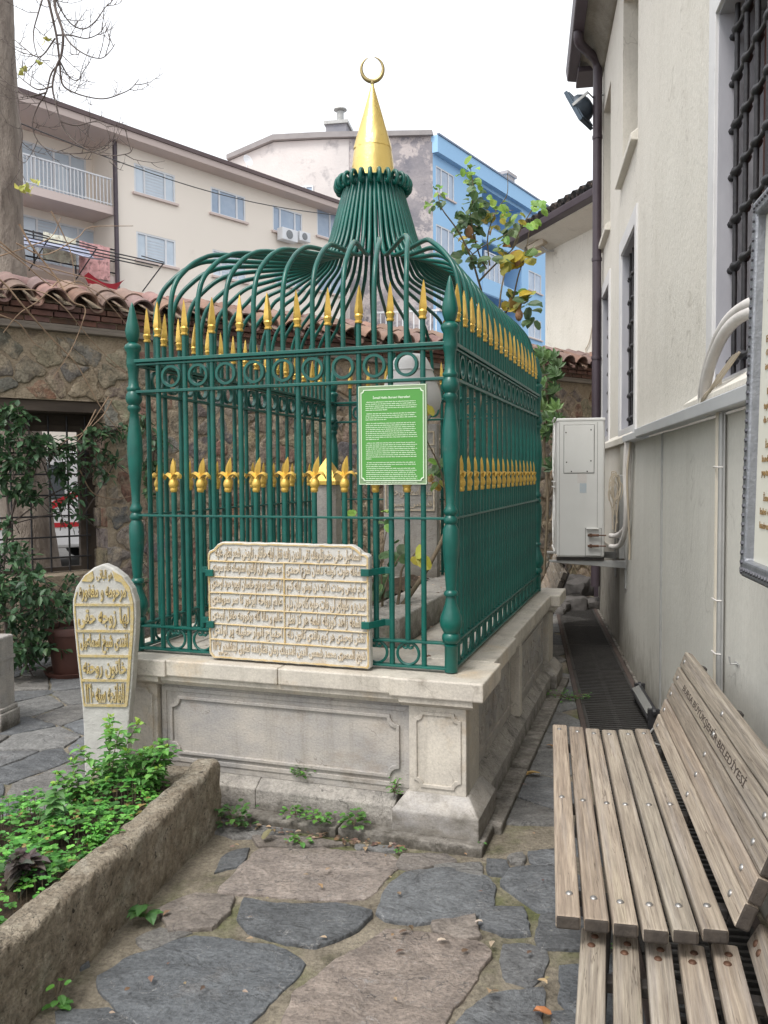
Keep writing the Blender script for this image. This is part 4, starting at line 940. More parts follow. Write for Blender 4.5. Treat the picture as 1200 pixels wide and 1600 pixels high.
# ---- trench drain
dr = thing('drain_grate', 'long black trench drain with crosswise slotted gratings running along the wall', 'drain', WF, (-.42,6,0))
m = MB(); m.box(-.52,-.485,.6,11.6,-.02,.028); m.box(-.085,-.05,.6,11.6,-.02,.028); part('frame', m, MAT('rusty_frame', (.10,.075,.065), (.06,.045,.04), 8, .7, .2, .4, 40), dr, bevel=.004)
m = MB(); m.box(-.485,-.085,.6,11.6,-.003,.002); part('channel', m, blackp, dr)
grate_m = MAT('grate_iron', (.07,.067,.064), (.045,.042,.04), 20, .5, .3, .4, 60)
y = .62
while y < 11.5:
    g = MB(); e = y+.985
    g.box(-.484,-.466,y,e,.004,.026); g.box(-.104,-.086,y,e,.004,.026); k = y+.006
    while k < e-.01: g.box(-.467,-.103,k,k+.015,.008,.0255); k += .044
    g.box(-.467,-.103,e-.016,e-.002,.006,.0258); g.box(-.30,-.27,y,e,.006,.0200)
    part('grating', g, grate_m, dr); y += 1.0
m = MB(); rn = random.Random(5)
pts = jitter_pts(-.05, .06, .4, 10.2, .07, .16, rn, .2)
k = 4.6
while k < 10.0:
    L = rn.uniform(.12,.3); m.box(-.047,-.022+rn.uniform(-.004,.004),k,k+L-.012,-.005,.026+rn.uniform(-.008,.01)); k += L
part('edge_setts', m, stepstone, dr, bevel=.006)
# ---- floor lamp beside the drain
fl_ = thing('floor_lamp', 'long black ground floodlight lying at the foot of the wall', 'lamp', WF, (-.05,5.35,0))
m = MB(); m.bar((-.075,5.12,.075),(-.10,5.72,.10),.085,.06,(-.5,0,1)); part('housing', m, blackp, fl_, bevel=.008)
m = MB(); m.bar((-.095,5.16,.112),(-.12,5.68,.137),.05,.006,(-.5,0,1)); part('lamp_glass', m, MAT('strip_glass', (.22,.22,.21), None, 4, .2), fl_)
for y in (5.10,5.74):
    m = MB(); m.box(-.12,-.05,y-.015,y+.015,.0,.15); m.lathe([(.03,-.01),(.03,.01)], (-.085,y,.13), 10, ax=Matrix.Rotation(R_(90),3,'Y')); part('end_bracket', m, blackp, fl_, bevel=.003)
m = MB(); m.tube(curve([(-.08,5.08,.05),(-.14,4.95,.02),(-.12,4.8,.03),(-.05,4.7,.05)],5), .006, 6); part('cable', m, galv, fl_)

# ================================================================ benches
def plank(mb, a, b, wd, th, up, seed):
    q = MB(); q.bar(a, b, wd, th, up); c = .88+random.Random(seed).uniform(-.22,.2); t = random.Random(seed+9).uniform(-.04,.04)
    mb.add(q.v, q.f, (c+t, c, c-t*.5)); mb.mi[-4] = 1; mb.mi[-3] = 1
def bench(name, label, fr, z0, L, pitch, wd, n, back, bw, bn, text=None, bolts=(.12,.5,.93), rusty=False, tilt=20, group=None):
    bt = thing(name, label, 'bench', fr, (n*pitch/2, L/2, 0), group)
    th = .038; bm_ = rust if rusty else steel
    def dots(pt, nrm, P):
        nrm = Vector(nrm)
        ax = nrm.to_track_quat('Z','Y').to_matrix()
        for p in P:
            m = MB(); m.lathe([(.0105,-.001),(.0105,.001),(.008,.004),(.003,.0055)], p, 10, ax=ax); part('bolt', m, bm_, pt, smooth=60)
    for i in range(n):
        x = (i+.5)*pitch-.01; zz = z0-.012*math.sin(math.pi*i/(n-1)); rr = random.Random(i+len(label)); e = rr.uniform(-.012,.012)
        m = MB(); plank(m, (x,e,zz-th/2),(x,L+e*.5,zz-th/2), wd, th, (0,0,1), i*7+n); s = part('seat_slat', m, [wood, shadedends], bt, bevel=.007)
        P = []
        for b in bolts:
            if rusty: P += [(x-.004,b*L-.022,zz),(x+.004,b*L+.022,zz)]
            else: P.append((x+rr.uniform(-.006,.006), b*L, zz))
        dots(s, (0,0,1), P)
    a = R_(tilt); ux = math.sin(a); uz = math.cos(a); ox = n*pitch+.012; nrm = Vector((-uz,0,ux))
    for i in range(bn):
        t = .045+i*back; c = Vector((ox+ux*t, 0, z0-.01+uz*t)); m = MB()
        e = random.Random(i*3+n).uniform(-.012,.012)
        plank(m, c+Vector((0,e,0)), c+Vector((0,L+e,0)), bw, th, tuple(nrm), 50+i*5+n); s = part('back_slat', m, [wood, shadedends], bt, bevel=.007)
        fc = c+nrm*(th/2)
        P = []
        for b in bolts:
            if rusty: P += [fc+Vector((0,b*L-.022,0)), fc+Vector((0,b*L+.022,0))]
            else: P.append(fc+Vector((0,b*L,0)))
        dots(s, nrm, P)
        if text and i == bn-2:
            q = text_mb(text, .012, .5, 2); x0_ = min(p.x for p in q.v); x1_ = max(p.x for p in q.v); y0_ = min(p.y for p in q.v); y1_ = max(p.y for p in q.v)
            kx = L*.66/(x1_-x0_); kz = .040/(y1_-y0_); m = MB(); up = Vector((ux,0,uz))
            m.add([fc + Vector((0, L*.86-(p.x-x0_)*kx, 0)) + up*((p.y-(y0_+y1_)/2)*kz) + nrm*(.0006*(p.z+.5)) for p in q.v], q.f)
            part('engraved_letters', m, MAT('engraved', (.035,.024,.018), (.055,.038,.028), 30, .9), s)
    for y in (L*.12, L*.5, L*.9):
        m = MB(); W_ = n*pitch
        m.bar((.05,y,z0-.055),(W_+.02,y,z0-.055),.04,.03); m.bar((W_+.035+ux*-.02,y,z0-.08),(W_+.045+ux*(bn*back),y,z0+uz*bn*back-.03),.04,.03,(1,0,0))
        m.bar((.13,y,z0-.06),(.11,y,.005),.045,.035,(0,1,0)); m.bar((W_-.02,y,z0-.06),(W_+.05,y,.005),.045,.035,(0,1,0)); m.box(.06,.16,y-.03,y+.03,.002,.015); m.box(W_,W_+.1,y-.03,y+.03,.002,.015)
        part('leg_frame', m, castiron, bt, bevel=.004)
    return bt
B1 = Frame((.445,2.115,0), -11.2)
bench('slatted_bench', 'grey brown slatted bench with engraved lettering on its back beside the wall', B1, .452, 1.68, .0725, .0635, 6, .0765, .071, 5, 'BURSA BÜYÜKŞEHİR BELEDİYESİ', (.07,.48,.955), tilt=21)
B2 = Frame((.538,2.24,0), -15.2)
B2 = Frame(B2.o + B2.m @ Vector((0,-1.62,0)), -15.2)
bench('slatted_bench', 'nearest weathered slatted bench with pairs of rusty bolts, cut by the photo bottom', B2, .365, 1.60, .083, .066, 5, .09, .07, 4, None, (.06,.5,.955), True, tilt=28)
p_ = atz(850, 905, .45)
B3 = Frame((.90,6.85,0), -9)
bench('slatted_bench', 'farthest bench whose slat ends peek out behind the railing below the air conditioner', B3, .44, 1.68, .0725, .058, 6, .0765, .066, 5, None, (.1,.5,.9), tilt=21)
# ================================================================ left foreground grave bed
BF = Frame((-.745, 3.74, 0), -12.3)
def rocky(mb, x0, x1, y0, y1, z0, z1, res, amp, seed, rnd_=.02, top=None):
    """box surface on a grid, displaced by noise"""
    def disp(p):
        q = Vector(p); n = Vector((noise.noise(q*5+Vector((seed,0,0))), noise.noise(q*5+Vector((0,seed,7))), noise.noise(q*5+Vector((3,1,seed)))))
        n2 = Vector((noise.noise(q*18+Vector((seed,0,0))), noise.noise(q*18+Vector((0,seed,7))), noise.noise(q*18+Vector((3,1,seed)))))
        c = Vector(((x0+x1)/2,(y0+y1)/2,(z0+z1)/2)); h = Vector(((x1-x0)/2,(y1-y0)/2,(z1-z0)/2)); d = q-c
        e = [max(0, abs(d[i])-(h[i]-rnd_)) for i in range(3)]; L = math.sqrt(sum(k*k for k in e))
        if L > rnd_:
            s = rnd_/L
            for i in range(3):
                if e[i] > 0: q[i] = c[i]+math.copysign(h[i]-rnd_+e[i]*s, d[i])
        pit = min(0, .18-noise.noise(q*26+Vector((seed,2,2))))+min(0,.25-noise.noise(q*48+Vector((seed,5,1))))*.7 if res < .016 else 0
        q = q+n*amp+n2*amp*.45+(c-q).normalized()*(-pit*.045)*(1 if abs(q.y-c.y) < h.y*.98 else 0)
        if top: q.z += top(q)*max(0,(p[2]-z0)/(z1-z0))
        return q
    def face(o, u, v, nu, nv):
        n = len(mb.v); vs = [disp(o+u*(i/nu)+v*(j/nv)) for j in range(nv+1) for i in range(nu+1)]
        mb.add(vs, [(j*(nu+1)+i, j*(nu+1)+i+1, (j+1)*(nu+1)+i+1, (j+1)*(nu+1)+i) for j in range(nv) for i in range(nu)])
    X, Y, Z = Vector((x1-x0,0,0)), Vector((0,y1-y0,0)), Vector((0,0,z1-z0)); o = Vector((x0,y0,z0))
    nx, ny, nz = [max(2, int(k/res)) for k in (x1-x0, y1-y0, z1-z0)]
    face(o, X, Z, nx, nz); face(o+X, Y, Z, ny, nz); face(o+X+Y, -X, Z, nx, nz); face(o+Y, -Y, Z, ny, nz); face(o+Z, X, Y, nx, ny)
kb = thing('grave_kerb', 'rough porous stone kerb round a raised grave bed in the left foreground', 'grave kerb', BF, (-.45,-1.4,0))
m = MB(); rocky(m, -.115, 0, -3.1, 0, -.03, .305, .011, .014, 3, .03, lambda q: .02*math.sin(q.y*2.1+.5)); part('side_stone', m, tufa, kb, smooth=60)
m = MB(); rocky(m, -.56, -.10, -.22, -.01, -.03, .275, .03, .012, 9, .03); part('end_stone', m, tufa, kb, smooth=80)
m = MB(); rocky(m, -1.06, -.95, -3.1, -1.05, -.03, .215, .03, .012, 15, .03); part('side_stone', m, tufa, kb, smooth=60)
vs = []; nx, ny = 26, 90
def soilz(x, y): return .22*(1-.95*max(0,min(1,(y+.30+max(0,-x-.5)*1.5)/.22))*(1 if x < -.5 else 0))+.035*noise.noise(Vector((x*4,y*4,0)))+.012*noise.noise(Vector((x*20,y*20,0)))
for j in range(ny+1):
    for i in range(nx+1):
        x = lerp(-.97,-.09,i/nx); y = lerp(-3.1,-.2,j/ny); vs.append((x,y,soilz(x,y)))
m = MB(); m.add(vs, [(j*(nx+1)+i, j*(nx+1)+i+1, (j+1)*(nx+1)+i+1, (j+1)*(nx+1)+i) for j in range(ny) for i in range(nx)]); part('soil', m, soil, kb, smooth=60)
# ground cover
leafm = leafdark
GC = [(.10,.30,.05),(.075,.25,.045),(.13,.36,.06),(.06,.20,.04),(.16,.40,.08)]
rnd = random.Random(21); m = MB(); st = MB()
for k in range(6800):
    y = -.12-2.35*rnd.random(); x = -.10-.88*rnd.random()
    if y > -.35 and x > -.32 and rnd.random() < .9: continue
    if y > -.12-max(0,-x-.55)*1.3: continue
    if (noise.noise(Vector((x*3,y*3,4))) < -.28) and rnd.random() < .8: continue
    hgt = .02+.055*(noise.noise(Vector((x*5,y*5,9)))+.5)+.05*rnd.random()
    hgt *= 1-max(0,(x+.22)/.12)*.45
    p = Vector((x, y, soilz(x,y)+hgt)); s = rnd.choice((rnd.uniform(.006,.012), rnd.uniform(.009,.018), rnd.uniform(.012,.026))); c = vary(rnd.choice(GC), .45) if rnd.random() > .05 else vary((.30,.22,.08), .4); a0 = rnd.uniform(0,6.28); up = Vector((rnd.uniform(-.4,.4), rnd.uniform(-.4,.4), 1))
    for t in range(3): leaf(m, p, (math.cos(a0+t*2.09), math.sin(a0+t*2.09), rnd.uniform(-.1,.25)), up, s, s*.95, c, .1, True)
    if rnd.random() < .25: st.tube([(x,y,soilz(x,y)-.01), tuple(p)], .0012, 3)
m.cur = 1; m.merge(st)
solo('ground_cover', m, [leafm, rosestem], 'low green clover like ground cover spilling over the grave bed', 'ground cover', BF, (-.5,-1.3,.22), kind='stuff')
def herb(px, py, Y, H, name, label, cols, L=.05, nb=6, lean=.1, group=None, seed=0, flower=None):
    base = Vector((at(px,py,Y).x, Y, 0)); lp = BF.l(base); lp.z = soilz(lp.x, lp.y)-.01
    t = thing(name, label, 'plant', BF, lp, group); r = random.Random(seed); random.seed(seed)
    sm = MB(); lm = MB(); fm = MB()
    for b in range(nb):
        a = r.uniform(0,6.28); sp = r.uniform(.15,1)*lean*3; h = H*r.uniform(.55,1)
        P = [lp, lp+Vector((math.cos(a)*sp*h*.25, math.sin(a)*sp*h*.25, h*.4)), lp+Vector((math.cos(a)*sp*h*.6, math.sin(a)*sp*h*.6, h*.75)), lp+Vector((math.cos(a)*sp*h, math.sin(a)*sp*h, h))]
        C = curve(P, 4); sm.tube(C, [lerp(.003,.0012,i/(len(C)-1)) for i in range(len(C))], 5)
        for i in range(3, len(C)):
            q = C[i]; u = i/len(C)
            for s_ in (0,1):
                aa = a+i*1.57+s_*math.pi+r.uniform(-.3,.3); leaf(lm, q, (math.cos(aa), math.sin(aa), r.uniform(-.2,.35)), (0,0,1), L*r.uniform(.6,1.1)*(1.1-.3*u), L*.55, vary(r.choice(cols)), .25)
        for i in range(5):
            aa = i*1.256+a; leaf(lm, C[-1]+rv(.008), (math.cos(aa)+r.uniform(-.5,.5), math.sin(aa)+r.uniform(-.5,.5), r.uniform(-.1,1.1)), rv(1), L*r.uniform(.25,.5), L*.28, vary(flower or cols[-1],.3), .1)
    part('stem', sm, rosestem, t); part('foliage', lm, leafm, t)
HG = [(.10,.26,.055),(.13,.32,.07),(.08,.22,.05),(.17,.38,.09)]
herb(170,1235,3.50,.36,'leafy_herb','tallest yellow tipped green herb in front of the gold lettered headstone',HG,.065,5,.16,None,1,(.27,.42,.07))
herb(212,1230,3.45,.31,'leafy_herb','green herb with pale yellow tips at the right end of the grave bed',HG,.06,6,.26,None,2,(.25,.40,.07))
herb(130,1250,3.35,.23,'leafy_herb','bushy green herb left of the tallest yellow tipped one',HG,.055,7,.26,None,3,(.28,.46,.09))
herb(85,1290,3.1,.30,'leafy_herb','single upright broad leaved herb over the clover',[(.13,.28,.10),(.10,.24,.08)],.07,2,.06,None,4)
herb(240,1225,3.52,.24,'leafy_herb','short green herb by the corner of the kerb',HG,.06,7,.25,None,5)
herb(35,1345,2.70,.17,'leafy_herb','dark purplish leaved plant at the left edge of the bed',[(.085,.06,.055),(.07,.075,.055),(.10,.08,.075)],.075,4,.18,None,6)
herb(150,1300,3.0,.12,'leafy_herb','light green feathery plant in the middle of the bed',[(.15,.42,.07),(.12,.36,.06)],.032,9,.4,None,7)
# ---- headstone with gold script
hb = at(167, 1200, 3.84); TF = Frame((hb.x, hb.y, 0), -4)
ts = thing('inscribed_headstone', 'slender pointed headstone with raised gilded script in five bands behind the herbs', 'headstone', TF, (0,0,.2))
def tp(px, py): p = TF.ony(px, py, 0); return (p.x, p.z)
outl = [tp(*q) for q in ((161,881),(178,889),(194,902),(206,920),(212,940),(213,962),(212,990),(209,1030),(206,1075),(203,1104),(201,1135),(198,1215),(132,1215),(130,1135),(128,1104),(125,1075),(120,1030),(116,990),(113,955),(113,938),(118,918),(130,900),(146,887))]
m = MB(); m.prism(outl, XZ, 0, .062); sl = part('slab', m, gravestone, ts, bevel=.008)
def halfw(z):
    xs = []
    n = len(outl)
    for i in range(n):
        (a,b),(c,d) = outl[i], outl[(i+1)%n]
        if (b-z)*(d-z) < 0: xs.append(a+(c-a)*(z-b)/(d-b))
    return (min(xs), max(xs)) if len(xs) > 1 else (-.1,.1)
m = MB(); zs = [tp(165,y)[1] for y in (945,986,1025,1063,1102)]
for i, z in enumerate(zs):
    a, b = halfw(z); m.box(a+.012, b-.014, -.007, .003, z-.0055, z+.0055)
R_edge = []; 
zt = zs[0]+.155
for zz in [lerp(zs[-1], zs[0]+.05, i/14) for i in range(15)]:
    a, b = halfw(zz); R_edge.append((b-.015, zz))
for (a,b),(c,d) in zip(R_edge, R_edge[1:]): m.add([(a-.010,-.0065,b),(a+.004,-.0065,b),(c+.004,-.0065,d),(c-.010,-.0065,d),(a-.010,.002,b),(a+.004,.002,b),(c+.004,.002,d),(c-.010,.002,d)], [(0,1,2,3),(0,3,7,4),(1,5,6,2)])
L_edge = [(halfw(zz)[0]+.013, zz) for zz in [lerp(zs[-1], zs[0]+.06, i/14) for i in range(15)]]
for (a,b),(c,d) in zip(L_edge, L_edge[1:]): m.add([(a-.003,-.005,b),(a+.003,-.005,b),(c+.003,-.005,d),(c-.003,-.005,d),(a-.003,.002,b),(a+.003,.002,b),(c+.003,.002,d),(c-.003,.002,d)], [(0,1,2,3),(0,3,7,4),(1,5,6,2)])
m.prism([tp(*q) for q in ((145,892),(147,903),(143,909),(128,908),(134,899))], XZ, -.006, .002); m.prism([tp(*q) for q in ((176,892),(190,900),(203,918),(208,938),(203,930),(190,910),(180,907))], XZ, -.006, .002)
part('gilded_border', m, gravegold, sl)
m = MB()
def grow(s_, z0, z1, pad=.026):
    a, b = halfw((z0+z1)/2); text_box(m, arabic(s_), a+pad, b-pad-.006, z0, z1, .0005, .008, .026)
text_box(m, arabic('هو الباقى'), tp(151,0+900)[0], tp(176,900)[0], tp(0,908)[1], tp(0,890)[1], .0005, .006, .01)
grow('مرحومه و مغفوره', zs[0]+.014, zs[0]+.095); grow('لها زوجه حقى', zs[1]+.012, zs[0]-.012); grow('افندى شيخ اسماعيل', zs[2]+.012, zs[1]-.012); grow('خاتون روحنه', zs[3]+.010, zs[2]-.012); grow('الفاتحه سنه ١١٦٠', zs[4]+.012, zs[3]-.012)
part('inscription', m, gravegold, sl)
# ---- marble stele at the left border
SFr = Frame((at(-30,1145,5.14).x, 5.14, 0), -10)
st_ = thing('marble_stele', 'grey marble post with a moulded edge cut off by the left border of the photo', 'stele', SFr, (0,0,0))
rx = SFr.ony(19,1060,0).x-.09
m = MB(); m.box(rx-.5, rx, 0, .16, .10, .60); part('shaft', m, marblegrey, st_, bevel=.012)
m = MB(); m.box(rx-.5, rx+.02, -.02, .18, 0, .125); m.box(rx-.5,rx+.012,-.012,.17,.126,.155); part('foot', m, stepstone, st_, bevel=.008)
m = MB(); m.box(rx-.5, rx+.004, -.008, .165, .45, .47); part('moulding', m, marblegrey, st_)
# ---- flower pot
pb = atz(100,1062,0); PT = Frame((pb.x+.03, pb.y+.15, 0), 0)
po = thing('flower_pot', 'brown plastic flower pot on a saucer partly behind the gold lettered headstone', 'flower pot', PT, (0,0,0))
m = MB(); m.lathe([(.155,.03),(.165,.06),(.20,.34),(.205,.35),(.215,.352),(.218,.40),(.212,.41),(.195,.405),(.188,.37),(.001,.365)], n=28); part('pot', m, terracotta, po, smooth=40)
m = MB(); m.lathe([(.19,.012),(.215,.02),(.235,.055),(.228,.057),(.20,.028),(.001,.026)], n=28); part('saucer', m, terracotta, po, smooth=40)

# ================================================================ rubble garden wall with tiled coping
SF = Frame((-3.24, 7.03, 0), 38.5)
sw = thing('stone_wall', 'old rubble stone garden wall with brick courses, clay tile coping and a barred opening', 'wall', SF, (2,0,0))
XL, XR = -3.0, 9.3
ox0, ox1, oz0, oz1 = SF.ony(-150,700,0).x, SF.ony(166,700,0).x, .72, 2.27
m = MB()
m.box(XL, ox0, 0, .5, -.05, 2.86); m.box(ox1, XR, 0, .5, -.05, 2.86); m.box(ox0, ox1, 0, .5, -.05, oz0); m.box(ox0, ox1, 0, .5, oz1, 2.86)
part('wall_core', m, wallmortar, sw)
rnd = random.Random(12); pts = jitter_pts(XL, XR, .05, 2.9, .38, .165, rnd, .42)+[Vector((rnd.uniform(XL,XR), rnd.uniform(.1,2.8))) for _ in range(230)]; m = MB()
RC = [(.33,.275,.21),(.27,.225,.175),(.38,.33,.26),(.24,.205,.17),(.29,.175,.125),(.35,.28,.20),(.21,.19,.175),(.31,.285,.25)]
kk = 0
for k, cell in enumerate(voronoi(pts, .45)):
    p = pts[k]
    if len(cell) < 3: continue
    cell = [Vector((min(max(q.x, XL), XR), min(max(q.y, 0), 2.84))) for q in cell]
    if p.y > 2.80: continue
    if ox0 < p.x < ox1 and oz0 < p.y < oz1: continue
    def push(q):
        if ox0 < q.x < ox1 and oz0 < q.y < oz1:
            dd = [(q.x-ox0,0),(ox1-q.x,1),(q.y-oz0,2),(oz1-q.y,3)]; j = min(dd)[1]
            if p.x > ox1: q.x = ox1
            elif p.x < ox0: q.x = ox0
            elif p.y > oz1: q.y = oz1
            else: q.y = oz0
        return q
    cell = [push(q.copy()) for q in cell]
    area = abs(sum(cell[i].x*cell[(i+1)%len(cell)].y-cell[(i+1)%len(cell)].x*cell[i].y for i in range(len(cell))))/2
    if area < .008: continue
    d = rnd.uniform(.004,.022)
    stone(m, cell, lambda u,v,dd: (u,-dd,v), d, rnd.uniform(.008,.022), .012, vary(rnd.choice(RC), .15), .030, .04, 500+k, bulge=rnd.uniform(.0,.009))
for i, f in enumerate(m.f): m.f[i] = tuple(reversed(f))
part('rubble_stones', m, rubble, sw, smooth=40)
m = MB(); z = oz0+.02; rnd = random.Random(5)
while z < oz1-.05:
    h = rnd.uniform(.12,.24); h = min(h, oz1-.03-z); y = 0.01
    while y < .46:
        L = min(rnd.uniform(.16,.32), .49-y); m.box(ox1-.001-rnd.uniform(.004,.03), ox1+.05, y, y+L-.015, z, z+h-.015, vary(rnd.choice(RC),.2)); y += L
    z += h
part('jamb_stones', m, rubble, sw, bevel=.012)
m = MB(); m.box(XL, XR, -.075, .45, 2.862, 2.895); m.box(XL, XR, -.055, .45, 2.896, 2.925); part('timber_band', m, greytimber, sw, bevel=.006)
m = MB(); rnd = random.Random(3)
for c in range(3):
    x = XL+rnd.uniform(0,.1)
    while x < XR:
        L = rnd.uniform(.17,.23); pr = -.045-.03*c+rnd.uniform(-.008,.008); m.box(x, x+L-.012, pr, .3, 2.93+c*.052, 2.93+c*.052+.044, vary((1,1,1),.25)); x += L
part('brick_courses', m, brick, sw, bevel=.004)
m = MB(); m.box(XL, XR, -.03, .42, 2.926, 3.09); part('brick_bed', m, wallmortar, sw)
def btile(mb, a, b, r0, r1, col, n=8, th=.012, ang=160):
    a = Vector(a); b = Vector(b); d = (b-a).normalized(); s = d.cross(Vector((0,0,1))).normalized(); u = s.cross(d)
    vs = []; fs = []
    for (p, r) in ((a, r0), (b, r1)):
        for rr in (r, r-th):
            for j in range(n+1):
                t = R_(90-ang/2+ang*j/n); vs.append(p+s*math.cos(t)*rr+u*math.sin(t)*rr)
    m_ = n+1
    for j in range(n): fs += [(j,j+1,2*m_+j+1,2*m_+j),(m_+j,3*m_+j,3*m_+j+1,m_+j+1),(j,m_+j,m_+j+1,j+1),(2*m_+j,2*m_+j+1,3*m_+j+1,3*m_+j)]
    fs += [(0,2*m_,3*m_,m_),(n,m_+n,3*m_+n,2*m_+n)]
    mb.add(vs, fs, col)
m = MB(); x = XL; rnd = random.Random(17)
while x < XR:
    for row in range(2):
        j = rnd.uniform(-.02,.02); y0 = -.17+row*.20+j; z0 = 3.085+row*.085; sk = rnd.uniform(-.02,.02)
        btile(m, (x+sk,y0,z0+rnd.uniform(-.008,.008)), (x,y0+.28,z0+.125), .118, .100, vary((1,1,1),.22), 10, .014)
        q = MB(); btile(q, (0,0,0),(0,.28,.115), .08, .072, vary((.85,.85,.85),.2)); 
        m.add([(x+.13+v.x, y0+.07+v.y, z0+.055-(v.z-v.y*.41)+v.y*.41-.0) for v in q.v], q.f, vary((.8,.8,.8),.2))
        # back slope
        btile(m, (x+sk,.75-y0-.28*0-.0,z0), (x,.75-y0-.28,z0+.125), .118, .100, vary((1,1,1),.22), 10, .014)
    x += .262+rnd.uniform(-.01,.01)
x = XL
while x < XR:
    L = rnd.uniform(.36,.42); btile(m, (x,.375,3.285+rnd.uniform(-.01,.01)), (x+L+.04,.375,3.275+rnd.uniform(-.008,.012)), .112, .095, vary((1.05,1,1),.2), 9); x += L
part('coping_tiles', m, tile, sw, smooth=50)
m = MB(); m.prism([(-.10,3.09),(.375,3.29),(.85,3.09)], lambda u,v,d: (d,u,v), XL, XR); part('coping_bed', m, wallmortar, sw)
# timber lintel + iron grille in the opening
m = MB(); m.box(ox0, ox1-.002, .02, .48, oz1-.10, oz1-.002); part('lintel', m, darkwood, sw, bevel=.006)
wf = MB(); fx1 = SF.ony(138,760,.30).x; wf.ring(rect(ox0+.02,fx1,oz0+.01,oz1-.20), rect(ox0+.06,fx1-.085,oz0+.05,oz1-.26), XZ, .29, .345); wf.box(fx1-.001,ox1,.30,.33,oz0,oz1-.1); wf.box(ox0,fx1,.3,.33,oz1-.2,oz1-.1)
wfr = part('window_frame', wf, darkwood, sw, bevel=.004)
m = MB(); x = fx1-.03
while x > ox0: m.tube([(x,.27,oz0+.01),(x,.27,oz1-.12)], .009, 6); x -= .165
z = oz0+.14
while z < oz1-.4: m.tube([(ox0,.262,z),(fx1,.262,z)], .009, 6); z += .19
part('grille', m, iron, wfr)

# ================================================================ white van in the street
VF = Frame((-7.9, 12.6, 0), 38.5)
vn = thing('parked_van', 'white van with a red stripe parked in the street beyond the barred opening', 'van', VF, (2.2,.9,0))
white = MAT('van_paint', (.62,.62,.64), None, 3, .3, coat=.4); redp = MAT('van_red', (.42,.02,.03), None, 3, .35); tyre = MAT('tyre', (.02,.02,.02), None, 20, .9); glass = MAT('dark_glass', (.05,.06,.07), (.08,.09,.1), 2, .08)
m = MB(); m.prism([(0,.35),(0,1.0),(.15,1.15),(.95,1.85),(1.3,2.02),(4.6,2.06),(4.75,1.9),(4.8,.35)], XZ, 0, 1.85); bd = part('body', m, white, vn, bevel=.06)
m = MB(); m.prism([(1.0,1.78),(.35,1.2),(1.5,1.2),(1.5,1.8)], XZ, -.006, .01); m.prism([(1.7,1.2),(3.0,1.2),(3.0,1.8),(1.7,1.8)], XZ, -.006, .01); part('window', m, glass, vn)
m = MB(); m.prism([(2.2,.9),(4.4,1.9),(4.6,1.9),(2.5,.9)], XZ, -.008, .004); m.box(0.2,4.7,-.009,.004,.72,.80); part('red_stripe', m, redp, bd)
m = MB(); m.box(4.78,4.82,.06,.2,.8,1.25); m.box(4.78,4.82,1.65,1.8,.8,1.25); part('tail_light', m, redp, vn)
m = MB(); m.box(-.03,.1,.1,1.75,.3,.5); m.box(4.74,4.86,.05,1.8,.32,.5); part('bumper', m, blackp, vn, bevel=.02)
for x in (.95,3.9):
    for y in (.0,1.85):
        m = MB(); m.lathe([(.2,-.11),(.32,-.10),(.34,-.06),(.34,.06),(.32,.10),(.2,.11)], (x,y,.34), 20, ax=Matrix.Rotation(R_(90),3,'X')); wh = part('wheel', m, tyre, vn, smooth=40)
        m = MB(); m.lathe([(.05,-.125),(.19,-.115),(.19,.115),(.05,.125)], (x,y,.34), 14, ax=Matrix.Rotation(R_(90),3,'X')); part('rim', m, galv, wh)

# ================================================================ buildings behind
def fr2(a, b): return Frame((a.x,a.y,0), math.degrees(math.atan2(b.y-a.y, b.x-a.x)))
hazy = .0
paint_cream = MAT('far_cream_render', (.82,.745,.66), (.79,.715,.63), .25, .9, 0, .2, 6, spots=[((.5,.43,.37), .8, .6, .8, .35)])
paint_pink = MAT('far_pinkish_trim', (.64,.53,.49), (.60,.50,.46), .5, .9)
winframe = MAT('white_window_frame', (.72,.73,.75), None, 1, .4)
def WG(name, a, b): return MAT(name, a, b, .9, .12, 0, 0, stretch=(1,1,1))
pane_cur = WG('curtained_pane', (.62,.69,.76), (.46,.54,.62)); pane_dark = WG('dim_pane', (.27,.35,.47), (.42,.50,.60))
brownfascia = MAT('dark_eave', (.09,.06,.06), (.12,.085,.085), 2, .7)
def fwin(frame, parent, x0, x1, z0, z1, cols=(.28,.5,.22), y=0, pane=pane_cur, sill=True, name='window'):
    m = MB(); m.ring(rect(x0,x1,z0,z1), rect(x0+.07,x1-.07,z0+.07,z1-.07), XZ, y+.01, y+.10)
    w = sum(cols); c = x0
    for k in cols[:-1]: c += (x1-x0)*k/w; m.box(c-.04,c+.04,y+.015,y+.09,z0+.07,z1-.07)
    fr = part(name, m, winframe, parent)
    m = MB(); m.box(x0+.05,x1-.05,y+.06,y+.075,z0+.05,z1-.05); part('pane', m, pane, fr)
    m = MB(); n = int((z1-z0-.2)/.12); c = x0+(x1-x0)*cols[0]/w; e = x0+(x1-x0)*(cols[0]+(cols[1] if len(cols) > 1 else 0))/w
    for i in range(n): m.box(c+.05,e-.05,y+.052,y+.062,z0+.12+i*.12,z0+.17+i*.12)
    if pane is pane_cur and n > 0: part('blind', m, MAT('pale_blind', (.55,.6,.66), None, 2, .6) if 'pale_blind' not in bpy.data.materials else bpy.data.materials['pale_blind'], fr)
    if sill:
        m = MB(); m.box(x0-.1,x1+.1,y-.12,y+.05,z0-.09,z0-.002); part('sill', m, paint_pink, fr)
    return fr
